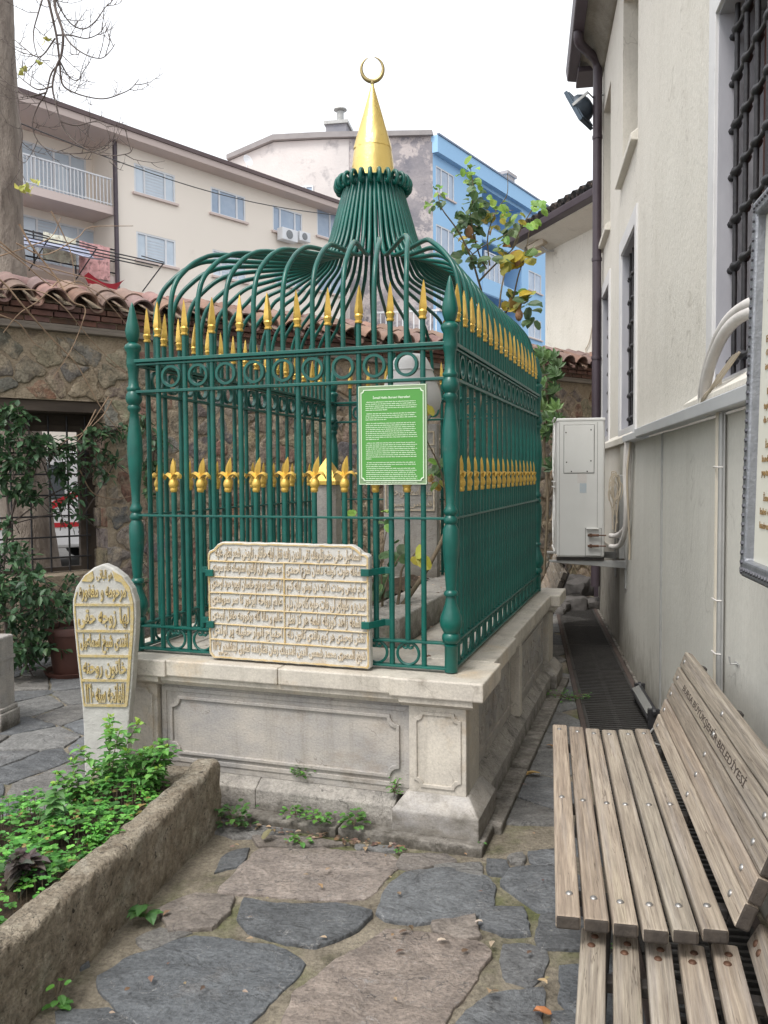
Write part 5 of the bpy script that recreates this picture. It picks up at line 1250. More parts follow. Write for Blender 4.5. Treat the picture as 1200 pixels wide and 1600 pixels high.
def farskin(mb, x0, x1, z0, z1, y, holes, depth=.12):
    xs = sorted({x0,x1}|{h[0] for h in holes}|{h[1] for h in holes}); zs = sorted({z0,z1}|{h[2] for h in holes}|{h[3] for h in holes})
    for a, b in zip(xs, xs[1:]):
        for c, d in zip(zs, zs[1:]):
            if any(h[0] <= a and b <= h[1] and h[2] <= c and d <= h[3] for h in holes): continue
            mb.add([(a,y,c),(b,y,c),(b,y,d),(a,y,d)], [(0,1,2,3)])
    for (a,b,c,d) in holes:
        mb.add([(a,y,c),(b,y,c),(b,y,d),(a,y,d),(a,y+depth,c),(b,y+depth,c),(b,y+depth,d),(a,y+depth,d)], [(0,4,5,1),(1,5,6,2),(2,6,7,3),(3,7,4,0),(4,7,6,5)])
P0 = at(20,155,29.8); P1 = at(530,325,42.3); AF = fr2(P0, P1); ZA = (P0.z+P1.z)/2
ap = thing('cream_apartment_block', 'long cream apartment block with balconies at its left end behind the stone wall', 'building', AF, (8,5,0))
def ax_(px, py): q = AF.ony(px, py, 0); return q.x, q.z
xpipe = ax_(178,300)[0]; xend = ax_(538,330)[0]
W = []
for (l, r, t, b_, py_) in ((209,273,254,300,1),(329,383,291,332,1),(426,472,320,360,1),(213,274,361,405,1),(332,384,389,430,1),(428,473,408,442,1)):
    x0 = ax_(l,t)[0]; x1 = ax_(r,t)[0]; W.append((x0,x1,ax_(l,b_)[1],ax_(l,t)[1]))
fl2 = W[0][3]-W[3][3]
W += [(a,b,c-fl2,d-fl2) for a,b,c,d in W[3:6]]+[(a,b,c-2*fl2,d-2*fl2) for a,b,c,d in W[3:6]]
gx0 = ax_(495,330)[0]; gx1 = ax_(536,340)[0]
gz1 = ax_(496,318)[1]; gz0 = ax_(496,368)[1]
W.append((gx0,gx1,gz0,gz1)); W.append((gx0,gx1,gz0-fl2,gz1-fl2))
m = MB(); farskin(m, xpipe, xend, 0, ZA-.35, 0, W, .10)
m.add([(xend,0,0),(xend,12,0),(xend,12,ZA-.35),(xend,0,ZA-.35)], [(0,1,2,3)]); m.add([(xpipe,0,0),(xpipe,0,ZA-.35),(xpipe,1.6,ZA-.35),(xpipe,1.6,0)], [(0,1,2,3)])
dl = 1.5; LWn = []
for (l, r, t, b_) in ((31,134,222,300),(33,150,334,395)):
    q0 = AF.ony(l, t, dl); q1 = AF.ony(r, t+20, dl); zt_ = (AF.ony(90,(t+t+26)/2,dl)).z; zb_ = zt_-2.0; LWn.append((q0.x, q1.x, zb_, zt_))
farskin(m, -6, xpipe, 0, ZA-.35, dl, LWn, .10)
m.add([(-6,12,0),(-6,dl,0),(-6,dl,ZA-.35),(-6,12,ZA-.35)], [(0,1,2,3)])
part('wall', m, paint_cream, ap)
for k, (a,b,c,d) in enumerate(W): fwin(AF, ap, a, b, c, d, ((.25,.5,.25) if k < len(W)-2 else (.5,.5)), 0, pane_cur if k in (0,3,4) else pane_dark)
for (a,b,c,d) in LWn: fwin(AF, ap, a, b, c, d, (.2,.3,.25,.25), dl)
m = MB(); m.prism([(-.75,ZA-.10),(-.75,ZA-.02),(12.5,ZA+.6),(12.5,ZA-.3),(0,ZA-.36),(-.7,ZA-.33)], lambda u,v,d: (d,u,v), -6.3, xend+.5); rf = part('roof', m, paint_pink, ap)
m = MB(); m.prism([(-.82,ZA-.10),(-.82,ZA+.06),(-.6,ZA+.10),(-.6,ZA-.10)], lambda u,v,d: (d,u,v), -6.3, xend+.5); part('gutter', m, brownfascia, rf)
m = MB(); m.tube([(xpipe,-.12,0),(xpipe,-.12,ZA-.4)], .09, 8); part('drainpipe', m, brownmetal, ap)
# balconies
for k, (pz, label) in enumerate(((ax_(60,288)[1],'white'),(ax_(60,288)[1]-fl2,'rack'))):
    zb = AF.ony(100,303,-.0).z-(fl2 if k else 0)
    m = MB(); m.box(-6, xpipe-.06, -.05, dl, zb-.32, zb-.02); bs = part('balcony', m, paint_pink, ap)
    m = MB()
    if k == 0:
        x = xpipe-.15
        while x > -5.8: m.box(x-.015,x+.015,-.03,0,zb,zb+1.0); x -= .15
        m.box(-6,xpipe-.1,-.05,.01,zb+1.0,zb+1.05); m.box(-6,xpipe-.1,-.04,0,zb+.05,zb+.09); part('balcony_railing', m, winframe, bs)
    else:
        for z in (zb+.1,zb+.55,zb+1.0): m.tube([(-5.8,-.05,z),(xpipe+.1,-.05,z)], .03, 6)
        for x in (-3,-1.2,.6,2.2,3.3): m.tube([(x,-.05,zb-.2),(x,-.05,zb+1.05)], .03, 6)
        rx0, rx1 = .8, xpipe+1.2
        for y in (-.7,-1.1,-1.5): m.tube([(-3,y,zb+.45),(rx1,y,zb+.45)], .025, 6)
        for x in (-2,.4,2.2,rx1-.05): m.tube([(x,-.05,zb+1.0),(x,-1.55,zb+.5)], .025, 6); m.tube([(x,-1.5,zb+.45),(x,-.05,zb-.4)], .025, 6)
        part('balcony_railing', m, blackp, bs)
        for nm, c, x0, x1, zz0, zz1, lb in (('hanging_rug',(.46,.24,.23),2.3,xpipe-.3,zb-.25,zb+1.03,'red patterned rug hung over the black balcony railing'),('hanging_blanket',(.62,.55,.42),.9,2.2,zb+.1,zb+1.06,'yellow blanket hung on the balcony railing beside the red rug')):
            mm = MB(); n = 14; vs = []
            for j in range(8):
                for i in range(n+1):
                    x = lerp(x0,x1,i/n); z = lerp(zz0,zz1,j/7); vs.append((x,-.14+.05*math.sin(x*9+j*.3),z))
            mm.add(vs, [(j*(n+1)+i,j*(n+1)+i+1,(j+1)*(n+1)+i+1,(j+1)*(n+1)+i) for j in range(7) for i in range(n)])
            solo(nm, mm, MAT(nm, c, tuple(min(1,k_*1.7+.1) for k_ in c), 5, .95, spots=[(tuple(k_*.5 for k_ in c), 4, .55, .6, .7)]), lb, 'rug' if 'rug' in nm else 'blanket', AF, ((x0+x1)/2,-.14,zz0), smooth=60)
        mm = MB(); mm.prism([(-.75,zb-.9),(-1.7,zb-.75),(-1.7,zb+.0),(-.75,zb-.35)], lambda u,v,d: (d,u,v), 2.1, xpipe-.6)
        mm = MB(); vs = []; n = 12
        for j in range(7):
            for i in range(n+1):
                t = i/n; x = lerp(1.9,xpipe-.5,t); z = zb-.42-.28*math.sin(math.pi*t)*(1)-.55*(j/6)*math.sin(math.pi*min(1,max(0,t*.9+.05))); vs.append((x,-1.45+.3*(j/6),z))
        mm.add(vs, [(j*(n+1)+i,j*(n+1)+i+1,(j+1)*(n+1)+i+1,(j+1)*(n+1)+i) for j in range(6) for i in range(n)])
        solo('red_awning', mm, MAT('red_cloth', (.50,.03,.05), None, 3, .8), 'sagging bright red cloth slung under the black balcony rack', 'cloth', AF, (2.7,-1.4,zb-.9), smooth=60)
        mm = MB(); vs = []
        for j in range(5):
            for i in range(13): vs.append((lerp(-3,2.6,i/12), lerp(-.2,-1.5,j/4), lerp(zb+.75,zb+.15,j/4)+.05*math.sin(i*1.3+j)-.15*math.sin(math.pi*j/4)))
        mm.add(vs, [(j*13+i,j*13+i+1,(j+1)*13+i+1,(j+1)*13+i) for j in range(4) for i in range(12)])
        solo('blue_sheet', mm, MAT('pale_blue_cloth', (.40,.44,.62), (.5,.52,.62), 3, .8), 'pale blue sheet draped over the balcony rack', 'sheet', AF, (0,-.9,zb+.3), smooth=60)
# air conditioners on the block
for k, (l, r, t, b_) in enumerate(((430,454,357,376),(457,474,363,378))):
    x0 = ax_(l,t)[0]; x1 = ax_(r,t)[0]; z1 = ax_(l,t)[1]; z0 = ax_(l,b_)[1]
    t_ = thing('small_air_conditioner', ['larger left white air conditioner under the third upper window of the cream block','smaller right white air conditioner under the third upper window of the cream block'][k], 'air conditioner', AF, ((x0+x1)/2,-.3,z0), 'air conditioners on the cream block')
    m = MB(); m.box(x0,x1,-.5,-.12,z0,z1); part('casing', m, winframe, t_, bevel=.03)
    m = MB(); cx = lerp(x0,x1,.45); rr = min(z1-z0,x1-x0)*.36; m.lathe([(rr,0),(rr,.02),(rr*.2,.03)], (cx,-.5,(z0+z1)/2), 20, ax=Matrix.Rotation(R_(90),3,'X')); part('fan', m, MAT('fan_grey', (.2,.21,.22), None, 3, .5) if k == 0 else bpy.data.materials['fan_grey'], t_)
# satellite dish + wire
q = at(386,262,39); m = MB(); m.lathe([(.02,0),(.15,.03),(.25,.08),(.26,.09),(.15,.04),(.02,.02)], (0,0,.5), 16, ax=Matrix.Rotation(R_(75),3,'X')@Matrix.Rotation(R_(25),3,'Y')); m.tube([(0,0,-.4),(0,.05,.5)], .03, 6)
DF = Frame((q.x,q.y,q.z-.2), 20); solo('satellite_dish', m, winframe, 'small white satellite dish on the roof edge of the cream block', 'satellite dish', DF, (0,0,-.4))
wr = MB(); A = at(25,190,24); B = at(540,338,36); P = [A.lerp(B, i/16)+Vector((0,0,-.5*math.sin(math.pi*i/16))) for i in range(17)]; wr.tube(P, .018, 5)
solo('overhead_wire', wr, blackp, 'thin dark overhead wire sagging in front of the cream block', 'wire', WORLD, tuple(A))

# grey gable + blue facade
K = at(676,213,46); Kf = at(851,325,58.5); Gl = at(428,222,47.5)
GF = fr2(Gl, K)
gg = thing('grey_gable_building', 'bare grey rendered gable building with a chimney behind the dome', 'building', GF, (4,5,0))
def gx(px, py): q = GF.ony(px, py, 0); return (q.x, q.z)
greyrender = MAT('stained_grey_render', (.64,.60,.58), (.53,.50,.49), .35, .95, 0, .5, 8, spots=[((.15,.145,.165), .8, .55, .7, .7), ((.52,.46,.45), 2.5, .62, .74, .5)], dist=.05)
peeled = MAT('peeled_slate_render', (.31,.285,.295), (.18,.175,.20), .9, .95, 0, .6, 6, spots=[((.47,.42,.41), 1.1, .50, .57, .95), ((.09,.09,.115), 2.2, .58, .68, .8)], dist=.06)
tl = gx(676,213); g0 = gx(357,252); xs = gx(545,218)[0]
m = MB(); 
m.prism([(xs,0),(xs,gx(545,217)[1]),gx(505,218),gx(428,222),g0,(g0[0],0)], XZ, 0, 11); gw = part('wall', m, greyrender, gg)
m = MB(); m.prism([(tl[0],0),tl,(xs+.02,gx(545,217)[1]),(xs+.02,0)], XZ, -.02, 11); part('peeled_wall', m, peeled, gg)
m = MB(); m.prism([gx(677,213),gx(505,217),gx(428,221),gx(356,251),(gx(356,251)[0],gx(356,251)[1]+.25),(gx(428,221)[0],gx(428,221)[1]+.3),(gx(505,217)[0],gx(505,217)[1]+.3),(tl[0],tl[1]+.25)], XZ, -.25, 11.2); part('roof_edge', m, MAT('grey_coping', (.30,.28,.28), None, 2, .9), gg)
c0 = gx(508,215); c1 = gx(540,190); m = MB(); m.box(c0[0],c1[0],.2,1.6,c0[1]-1,c1[1]); ch = part('chimney', m, MAT('slate_chimney', (.22,.22,.25), (.3,.29,.3), 1, .9), gg)
m = MB(); m.box(c0[0]-.1,c1[0]+.1,.1,1.7,c1[1],c1[1]+.18); fx_ = gx(527,190)[0]; m.tube([(fx_,.8,c1[1]+.1),(fx_,.8,gx(527,165)[1])], .2, 12); part('flue', m, galv, ch); m = MB(); zz = gx(527,165)[1]; m.lathe([(.1,0),(.38,.08),(.36,.14),(.1,.22)], (fx_,.8,zz), 12); part('cowl', m, galv, ch)
m = MB(); a = gx(467,292); b = gx(490,302); wn = fwin(GF, gg, a[0], b[0], b[1]-.6, a[1], (.5,.5), -.1, pane_dark)
a = gx(592,495); b = gx(690,530)
m = MB(); m.box(a[0],b[0],-1.2,0,b[1]-.4,b[1]-.1); bs = part('balcony', m, winframe, gg); m = MB(); x = a[0]
while x < b[0]: m.box(x-.03,x+.03,-1.2,-1.14,b[1]-.1,a[1]); x += .3
m.box(a[0],b[0],-1.22,-1.12,a[1]-.05,a[1]+.05); part('balcony_railing', m, winframe, bs)
UF = fr2(K, Kf); UF.o.z = 0
bb = thing('blue_building', 'bright sky blue apartment building with recessed balconies behind the rose branches', 'building', UF, (8,5,0))
blue = MAT('sky_blue_render', (.32,.54,.78), (.31,.52,.76), .3, .85, 0, .15, 6, spots=[((.26,.46,.70), 1, .6, .8, .4)])
def ux_(px, py): q = UF.ony(px, py, 0); return (q.x, q.z)
zr = K.z; Xe = ux_(900,355)[0]
lx0, lx1 = ux_(753,280)[0], ux_(815,300)[0]; fz = 3.15
bh = []
w1 = (ux_(681,258)[0], ux_(704,268)[0], ux_(681,292)[1], ux_(681,258)[1]); ze = w1[3]
holes = []
for f in range(5):
    holes.append((w1[0],w1[1]+.4,w1[2]-f*fz-.3,ze-f*fz)); holes.append((lx0,lx1,ze+.35-f*fz-2.95,ze+.35-f*fz))
gl0, gl1 = ux_(826,400)[0], ux_(846,400)[0]
for f in range(5): holes.append((gl0,gl1,ze-f*fz-1.4,ze-f*fz-.1))
m = MB(); hl2 = [h for h in holes]
farskin(m, 0, Xe, 0, zr-.2, .0, [h for i, h in enumerate(hl2) if i >= 10 or i % 2 == 0], .12)
m2 = MB()
# carve loggias: rebuild skin with deep recess
m = MB(); win_h = [h for i, h in enumerate(hl2) if i >= 10 or i % 2 == 0]; log_h = [hl2[i] for i in (1,3,5,7,9)]
def skin2(mb, x0, x1, z0, z1, sets):
    allh = [h for s_, d_ in sets for h in s_]; xs_ = sorted({x0,x1}|{h[0] for h in allh}|{h[1] for h in allh}); zs_ = sorted({z0,z1}|{h[2] for h in allh}|{h[3] for h in allh})
    for a, b in zip(xs_, xs_[1:]):
        for c, d in zip(zs_, zs_[1:]):
            if any(h[0] <= a and b <= h[1] and h[2] <= c and d <= h[3] for h in allh): continue
            mb.add([(a,0,c),(b,0,c),(b,0,d),(a,0,d)], [(0,1,2,3)])
    for s_, dp_ in sets:
        for (a,b,c,d) in s_: mb.add([(a,0,c),(b,0,c),(b,0,d),(a,0,d),(a,dp_,c),(b,dp_,c),(b,dp_,d),(a,dp_,d)], [(0,4,5,1),(1,5,6,2),(2,6,7,3),(3,7,4,0),(4,7,6,5)])
skin2(m, 0, Xe, 0, zr-.2, [(win_h,.12),(log_h,1.8)]); m.add([(Xe,0,0),(Xe,12,0),(Xe,12,zr-.2),(Xe,0,zr-.2)], [(0,1,2,3)])
part('wall', m, blue, bb)
for (a,b,c,d) in win_h[:5]: fwin(UF, bb, a, b, c, d, (.3,.4,.3), 0, pane_dark)
for (a,b,c,d) in win_h[5:]: fwin(UF, bb, a, b, c, d, (.5,.5), 0, pane_dark)
for k, (a,b,c,d) in enumerate(log_h):
    fwin(UF, bb, a+.6, a+3.2, c+.1, d-.45, (.25,.25,.25,.25), 1.65 if k == 0 else .1, pane_dark, False, 'glazed_door' if k == 0 else 'glazed_balcony')
    m = MB(); m.box(a+.01,b-.01,-.04,.0-.002,c-.15,c+.75); part('balcony_front', m, blue, bb)
m = MB(); m.prism([(-.35,zr-.9),(-.35,zr),(12,zr+.3),(12,zr-.3),(0,zr-.3),(0,zr-.9)], lambda u,v,d: (d,u,v), -.05, Xe+.3); rf = part('roof', m, blue, bb)
m = MB(); m.box(-.05,Xe+.3,-.42,-.3,zr+.0,zr+.09); part('roof_edge', m, MAT('blue_grey_trim', (.22,.27,.36), None, 2, .7), rf)
a = ux_(806,288)[0]; m = MB(); m.box(a,a+1.1,.6,1.5,zr,zr+1.15); m.box(a-.15,a+1.25,.5,1.6,zr+1.15,zr+1.35); part('chimney', m, MAT('chimney_plaster', (.42,.38,.37), None, 2, .9), rf)
# low grey wall strip beyond
# annex on the right
XF = fr2(Vector((2.75,14.2,0)), Vector((3.32,12.5,0)))
an = thing('cream_annex', 'plain cream house with a brown tiled eave beyond the far garden wall', 'building', XF, (1,1,0))
zE = XF.ony(925,312,-.38).z
m = MB(); m.prism(rect(0,4.5,0,5), XY, 0, zE+.02); part('wall', m, plaster, an)
m = MB(); m.prism([(0,zE-.22),(-.40,zE-.06),(-.40,zE+.05),(0,zE+.12)], lambda u,v,d: (d,u,v), -.32, 4.5); part('eave', m, plaster, an)
m = MB(); m.prism([(-.38,zE-.05),(-.53,zE-.03),(-.55,zE+.07),(-.38,zE+.10)], lambda u,v,d: (d,u,v), -.5, 4.5); part('gutter', m, brownmetal, an, bevel=.01)
m = MB()
for k in range(24): m.tube([(-.45+k*.2,-.52,zE+.12),(-.45+k*.2,1.6,zE+.85)], .08, 8)
m.prism([(-.45,zE+.08),(5,zE+2.0),(5,zE+.08)], lambda u,v,d: (d,u,v), -.45, 4.5)
part('roof_tiles', m, tile, an, smooth=50)
cp_ = XF.l(at(848,384,13.9)); cc = thing('security_camera', 'old beige security camera on a bracket at the corner of the annex', 'camera', XF, (cp_.x,cp_.y,cp_.z)); v = Vector(cp_)
m = MB(); m.bar(v+Vector((-.20,-.14,-.02)), v+Vector((.12,-.02,.05)), .11, .10); part('housing', m, pipecream, cc, bevel=.015)
m = MB(); m.bar(v+Vector((-.235,-.15,.035)), v+Vector((.10,-.02,.108)), .14, .012); part('sun_shield', m, pipecream, cc); m = MB(); m.tube([v+Vector((.02,-.05,.0)), v+Vector((.08,.05,-.10)), v+Vector((.12,.14,-.1))], .02, 8); part('bracket', m, galv, cc)
m = MB(); m.box(v.x-.27,v.x-.20,v.y-.19,v.y-.10,v.z-.06,v.z+.03); part('lens', m, blackp, cc)
wr = MB(); wr.tube(curve([XF.ony(*q, -.02) for q in ((932,470),(922,530),(915,548),(925,560),(932,563),(905,572),(885,566),(872,558))], 5), .008, 5)
solo('wall_cable', wr, pipecream, 'thin loose cable hanging down the annex wall to the tiled coping', 'cable', XF, tuple(XF.ony(925,520,-.02)))
# ================================================================ trees, vines, shrubs
def wallpt(px, py, d=.12): return SF.w(SF.ony(px, py, -d))
tr = thing('old_tree', 'thick grey trunked bare tree rising behind the stone wall at the left edge', 'tree', WORLD, (-4.0,9.2,0))
def trunkpt(px, py, Y): return at(px, py, Y)
C = [trunkpt(62,985,9.0), trunkpt(55,900,9.0), trunkpt(40,800,9.05), trunkpt(22,650,9.1), trunkpt(6,440,9.15), trunkpt(0,250,9.2), trunkpt(-12,60,9.2), trunkpt(-30,-200,9.2)]
P = curve(C, 9); m = MB(); n = 22; vs = []; fs = []
for i, c in enumerate(P):
    t = i/(len(P)-1); r = lerp(.30,.225,min(1,t*1.6))
    for j in range(n):
        a = 6.28318*j/n; q = Vector((math.cos(a)*1.6, math.sin(a)*1.6, c.z*1.3)); k = 1+.13*noise.noise(q)+.07*noise.noise(q*3.1)
        for kn in (2.6,4.6,5.6,6.3): k += .35*math.exp(-((c.z-kn)**2)/.012-((a-5.8+kn*.2)%6.283-.2)**2/.06)
        vs.append(c+Vector((math.cos(a)*r*k, math.sin(a)*r*k, 0)))
for i in range(len(P)-1):
    for j in range(n): fs.append((i*n+j, i*n+(j+1)%n, (i+1)*n+(j+1)%n, (i+1)*n+j))
m.add(vs, fs); part('trunk', m, bark, tr, smooth=60)
br_lines = [
 [(0,-260,9.2),(40,-200,9.1),(66,-90,8.9),(72,-20,8.8),(78,10,8.8),(88,55,8.8),(93,95,8.8),(97,130,8.8),(112,143,8.8),(140,152,8.8),(165,154,8.7),(190,146,8.7),(205,138,8.6),(217,124,8.6)],
 [(66,-90,8.9),(84,-40,8.7),(86,10,8.7),(98,50,8.6),(96,85,8.6),(88,105,8.6),(82,135,8.6),(88,165,8.6),(95,190,8.6),(110,215,8.6),(135,233,8.5),(165,243,8.5),(200,240,8.4),(208,230,8.4)],
 [(92,100,8.7),(80,115,8.7),(72,145,8.7),(60,165,8.8),(51,190,8.8),(56,215,8.8),(75,234,8.8),(108,240,8.7),(140,238,8.7),(165,232,8.6)],
 [(84,-10,8.7),(95,15,8.8),(112,38,8.9),(132,45,9.0),(150,32,9.0),(164,12,9.0),(176,0,9.0),(178,-20,9.0)],
 [(98,50,8.6),(112,70,8.5),(135,86,8.4),(158,91,8.4),(172,80,8.4),(180,68,8.4)],
 [(86,60,8.7),(68,85,8.8),(55,88,8.8),(38,75,8.9),(20,60,9.0)],
 [(93,95,8.8),(108,120,8.9),(122,125,8.9),(132,108,8.9)],
 [(72,145,8.7),(45,150,8.8),(28,140,8.9),(20,120,9.0)],
 [(82,135,8.6),(60,140,8.5),(40,128,8.5),(28,118,8.5)],
 [(24,140,9.0),(30,180,8.8),(35,215,8.7),(28,250,8.7),(40,285,8.6)],
 [(72,-20,8.8),(60,20,8.8),(52,55,8.8),(60,90,8.7),(78,95,8.7)],
 [(88,55,8.8),(110,55,8.8),(135,60,8.9),(155,52,8.9),(165,38,8.9)],
 [(95,190,8.6),(120,196,8.6),(150,190,8.6),(170,200,8.5)]]
rnd = random.Random(31); bm_ = MB(); tm = MB()
def twigs(mb, P, depth, L):
    for i in range(2, len(P)-1, 2 if depth else 3):
        if rnd.random() < .25: continue
        d = (P[i+1]-P[i-1]).normalized(); s = d.orthogonal(); s.rotate(Matrix.Rotation(rnd.uniform(0,6.28),3,d)); dd = (d*.8+s*.8).normalized(); l = L*rnd.uniform(.4,1)
        q = [P[i]]; v = dd.copy()
        for k in range(4): v = (v+Vector((0,0,.22))+rv(.16)).normalized(); q.append(q[-1]+v*l/4)
        mb.tube(q, [.0045,.0038,.003,.0025,.0018] if not depth else [.003,.0026,.002,.0016,.001], 4)
        if depth < 1: twigs(mb, curve(q,3), depth+1, L*.45)
for k, ln in enumerate(br_lines):
    P = curve([at(*q) for q in ln], 5); r0 = .022 if k < 2 else .010
    b = MB(); b.tube(P, [lerp(r0 if k > 1 else r0, .0035, min(1,(i/(len(P)-1))**.6)) for i in range(len(P))], 6); bp_ = part('branch', b, twig, tr, smooth=60); tm = MB(); twigs(tm, P, 0, .42); part('twigs', tm, twig, bp_)
lf = MB(); random.seed(5)
for (px,py) in ((40,292),(58,284),(30,296),(48,300),(70,62),(58,98),(36,112)):
    for k in range(3): leaf(lf, at(px,py,8.6), rv(1), rv(1), .075, .06, vary((.42,.42,.10)), .2)
part('last_leaves', lf, leafm, tr)
# ---- dry climbing stems over the wall
cl = thing('climber', 'tangled dry vine stems trailing over the tiled coping of the stone wall', 'vine', WORLD, tuple(wallpt(60,560)))
VL = [[(-60,330,.1),(0,378,.2),(30,402,.15),(62,418,.15),(100,440,.15),(150,455,.2),(205,515,.15)],
 [(-40,420,.25),(0,437,.25),(38,480,.25),(80,528,.15),(120,570,.10),(160,640,.10),(205,695,.08)],
 [(30,350,.1),(50,385,.1),(85,430,.1),(112,470,.2),(132,480,.2),(130,500,.2),(112,545,.15),(82,592,.1)],
 [(0,492,.2),(30,506,.15),(52,535,.12),(72,548,.1)], [(0,452,.25),(60,455,.25),(100,480,.25),(150,540,.12),(215,600,.1)],
 [(-20,370,.1),(35,410,.1),(70,440,.1),(92,450,.1),(125,440,.1),(160,470,.1),(225,490,.1)],
 [(80,330,.1),(98,365,.1),(112,400,.1),(117,445,.1)], [(25,380,.1),(70,398,.1),(120,372,.1),(142,355,.1),(208,353,.1)],
 [(0,400,.1),(45,385,.1),(80,370,.1),(95,340,.1)], [(90,440,.15),(60,470,.2),(30,490,.2),(5,520,.15)], [(60,415,.12),(100,425,.12),(150,440,.12),(200,470,.12)],
 [(125,735,.1),(145,770,.08),(180,780,.05),(205,775,.05)], [(150,640,.1),(130,675,.1),(100,690,.15),(80,720,.15)], [(170,620,.1),(140,665,.1),(120,690,.15)], [(175,625,.1),(160,650,.1),(128,680,.12)], [(148,690,.1),(155,720,.1),(175,745,.08)]]
for k, ln in enumerate(VL):
    P = curve([wallpt(a,b,d+.02) for a,b,d in ln], 6); b = MB(); r = .009 if k < 3 else .006; b.tube(P, [lerp(r,.003,i/(len(P)-1)) for i in range(len(P))], 6); part('stem', b, vinestem, cl, smooth=60)
# ---- leafy climber in front of the opening
def leafcloud(name, label, cat, blobs, cols, L, W, per, base, seed, stem_mat=twig, stems=None, rnd_leaf=False, fn=wallpt):
    random.seed(seed); r = random.Random(seed); t = thing(name, label, cat, WORLD, base); lm = MB(); sm = MB()
    prev = None
    for (px, py, rx_, ry_, d, dd) in blobs:
        for k in range(int(per*rx_*ry_/900)+2):
            a = r.uniform(0,6.28); q = math.sqrt(r.random()); x = px+rx_*q*math.cos(a); y = py+ry_*q*math.sin(a)
            p = fn(x, y, d+r.uniform(0,dd)); dv = Vector((r.uniform(-1,1), r.uniform(-.8,.2), r.uniform(-.9,.5)))
            spray(lm, p, dv, r.choice((2,3,3)), L, W, cols, .5, True, rnd_leaf)
            if r.random() < .5: sm.tube([p+Vector((r.uniform(-.12,.12), .12, -.12)), p, p+dv.normalized()*.1], [.004,.003,.0015], 4)
        c = fn(px, py, d*.6)
        if prev is not None and (c-prev).length < 1.2: sm.tube(curve([prev, (prev+c)/2+rv(.06), c], 4), .006, 5)
        prev = c
    if stems:
        for S in stems: P = curve([fn(*q) for q in S], 6); sm.tube(P, [lerp(.016,.006,i/(len(P)-1)) for i in range(len(P))], 6)
    part('stems', sm, stem_mat, t, smooth=60); part('foliage', lm, leafm, t)
DG = [(.045,.095,.042),(.06,.13,.055),(.035,.075,.035),(.085,.16,.075),(.05,.11,.05)]
leafcloud('leafy_climber', 'dark green leafy climber hanging across the barred opening and onto the wall', 'climber',
 [(15,655,26,22,.18,.2),(40,700,34,30,.2,.25),(20,745,26,30,.2,.2),(45,770,24,20,.2,.15),(70,705,26,18,.15,.15),(95,700,26,16,.12,.12),(125,690,24,12,.1,.08),(160,672,24,9,.06,.06),(188,668,12,8,.06,.05),(100,730,20,16,.1,.1),(135,728,12,9,.08,.06),(112,765,16,12,.1,.1),(108,785,10,12,.1,.05),(125,812,8,8,.1,.05),(182,718,12,7,.05,.05),(160,710,8,6,.05,.05),(10,700,18,30,.2,.2),(30,640,20,10,.15,.1),(95,800,8,10,.1,.05),(15,820,12,12,.2,.1),(160,738,10,6,.05,.04)],
 DG, .080, .046, 17.0, tuple(wallpt(60,1000)), 3, twig, [[(10,1000,.15),(5,880,.2),(25,780,.2),(60,715,.15),(120,695,.1),(185,668,.05)],[(60,1000,.1),(30,900,.2),(10,760,.2),(20,660,.15)]])
leafcloud('leafy_climber', 'small leafy climber against the wall seen between the left bars of the railing', 'climber',
 [(232,665,10,20,.06,.08),(240,710,12,22,.06,.08),(228,760,8,18,.05,.06),(255,680,8,14,.05,.05),(236,735,12,14,.06,.08)], DG, .075, .044, 18, tuple(wallpt(235,950)), 13, twig, [[(235,980,.05),(232,850,.05),(236,760,.06),(232,665,.06)]])
def gpt(px, py, d): return at(px, py, 6.75-d)
leafcloud('evergreen_shrub', 'dense dark evergreen shrub filling the corner left of the gold lettered headstone', 'shrub',
 [(20,880,28,26,.0,.4),(50,900,28,22,.1,.4),(30,930,34,26,.1,.5),(60,950,30,26,.1,.4),(25,985,32,26,.1,.4),(60,1000,28,24,.1,.4),(92,950,20,20,.0,.3),(90,985,18,22,.0,.3),(35,1025,34,16,.2,.3),(80,1015,18,14,.1,.2),(100,930,10,16,.0,.2),(10,860,14,14,0,.2),(-20,940,30,50,.1,.4)],
 DG, .078, .046, 17, tuple(at(40,1060,6.6)), 23, twig, [[(40,1060,0),(35,980,0),(30,900,0)],[(45,1060,0),(70,980,0),(95,930,0)],[(38,1060,0),(10,980,0),(0,900,0)]], False, gpt)
leafcloud('evergreen_shrub', 'low dark foliage in shadow between the headstone and the railing post', 'shrub', [(222,900,5,30,0,.1),(228,960,6,18,0,.1),(105,905,8,12,0,.1)], DG, .05, .03, 14, tuple(at(225,1000,6.4)), 29, twig, None, False, gpt)
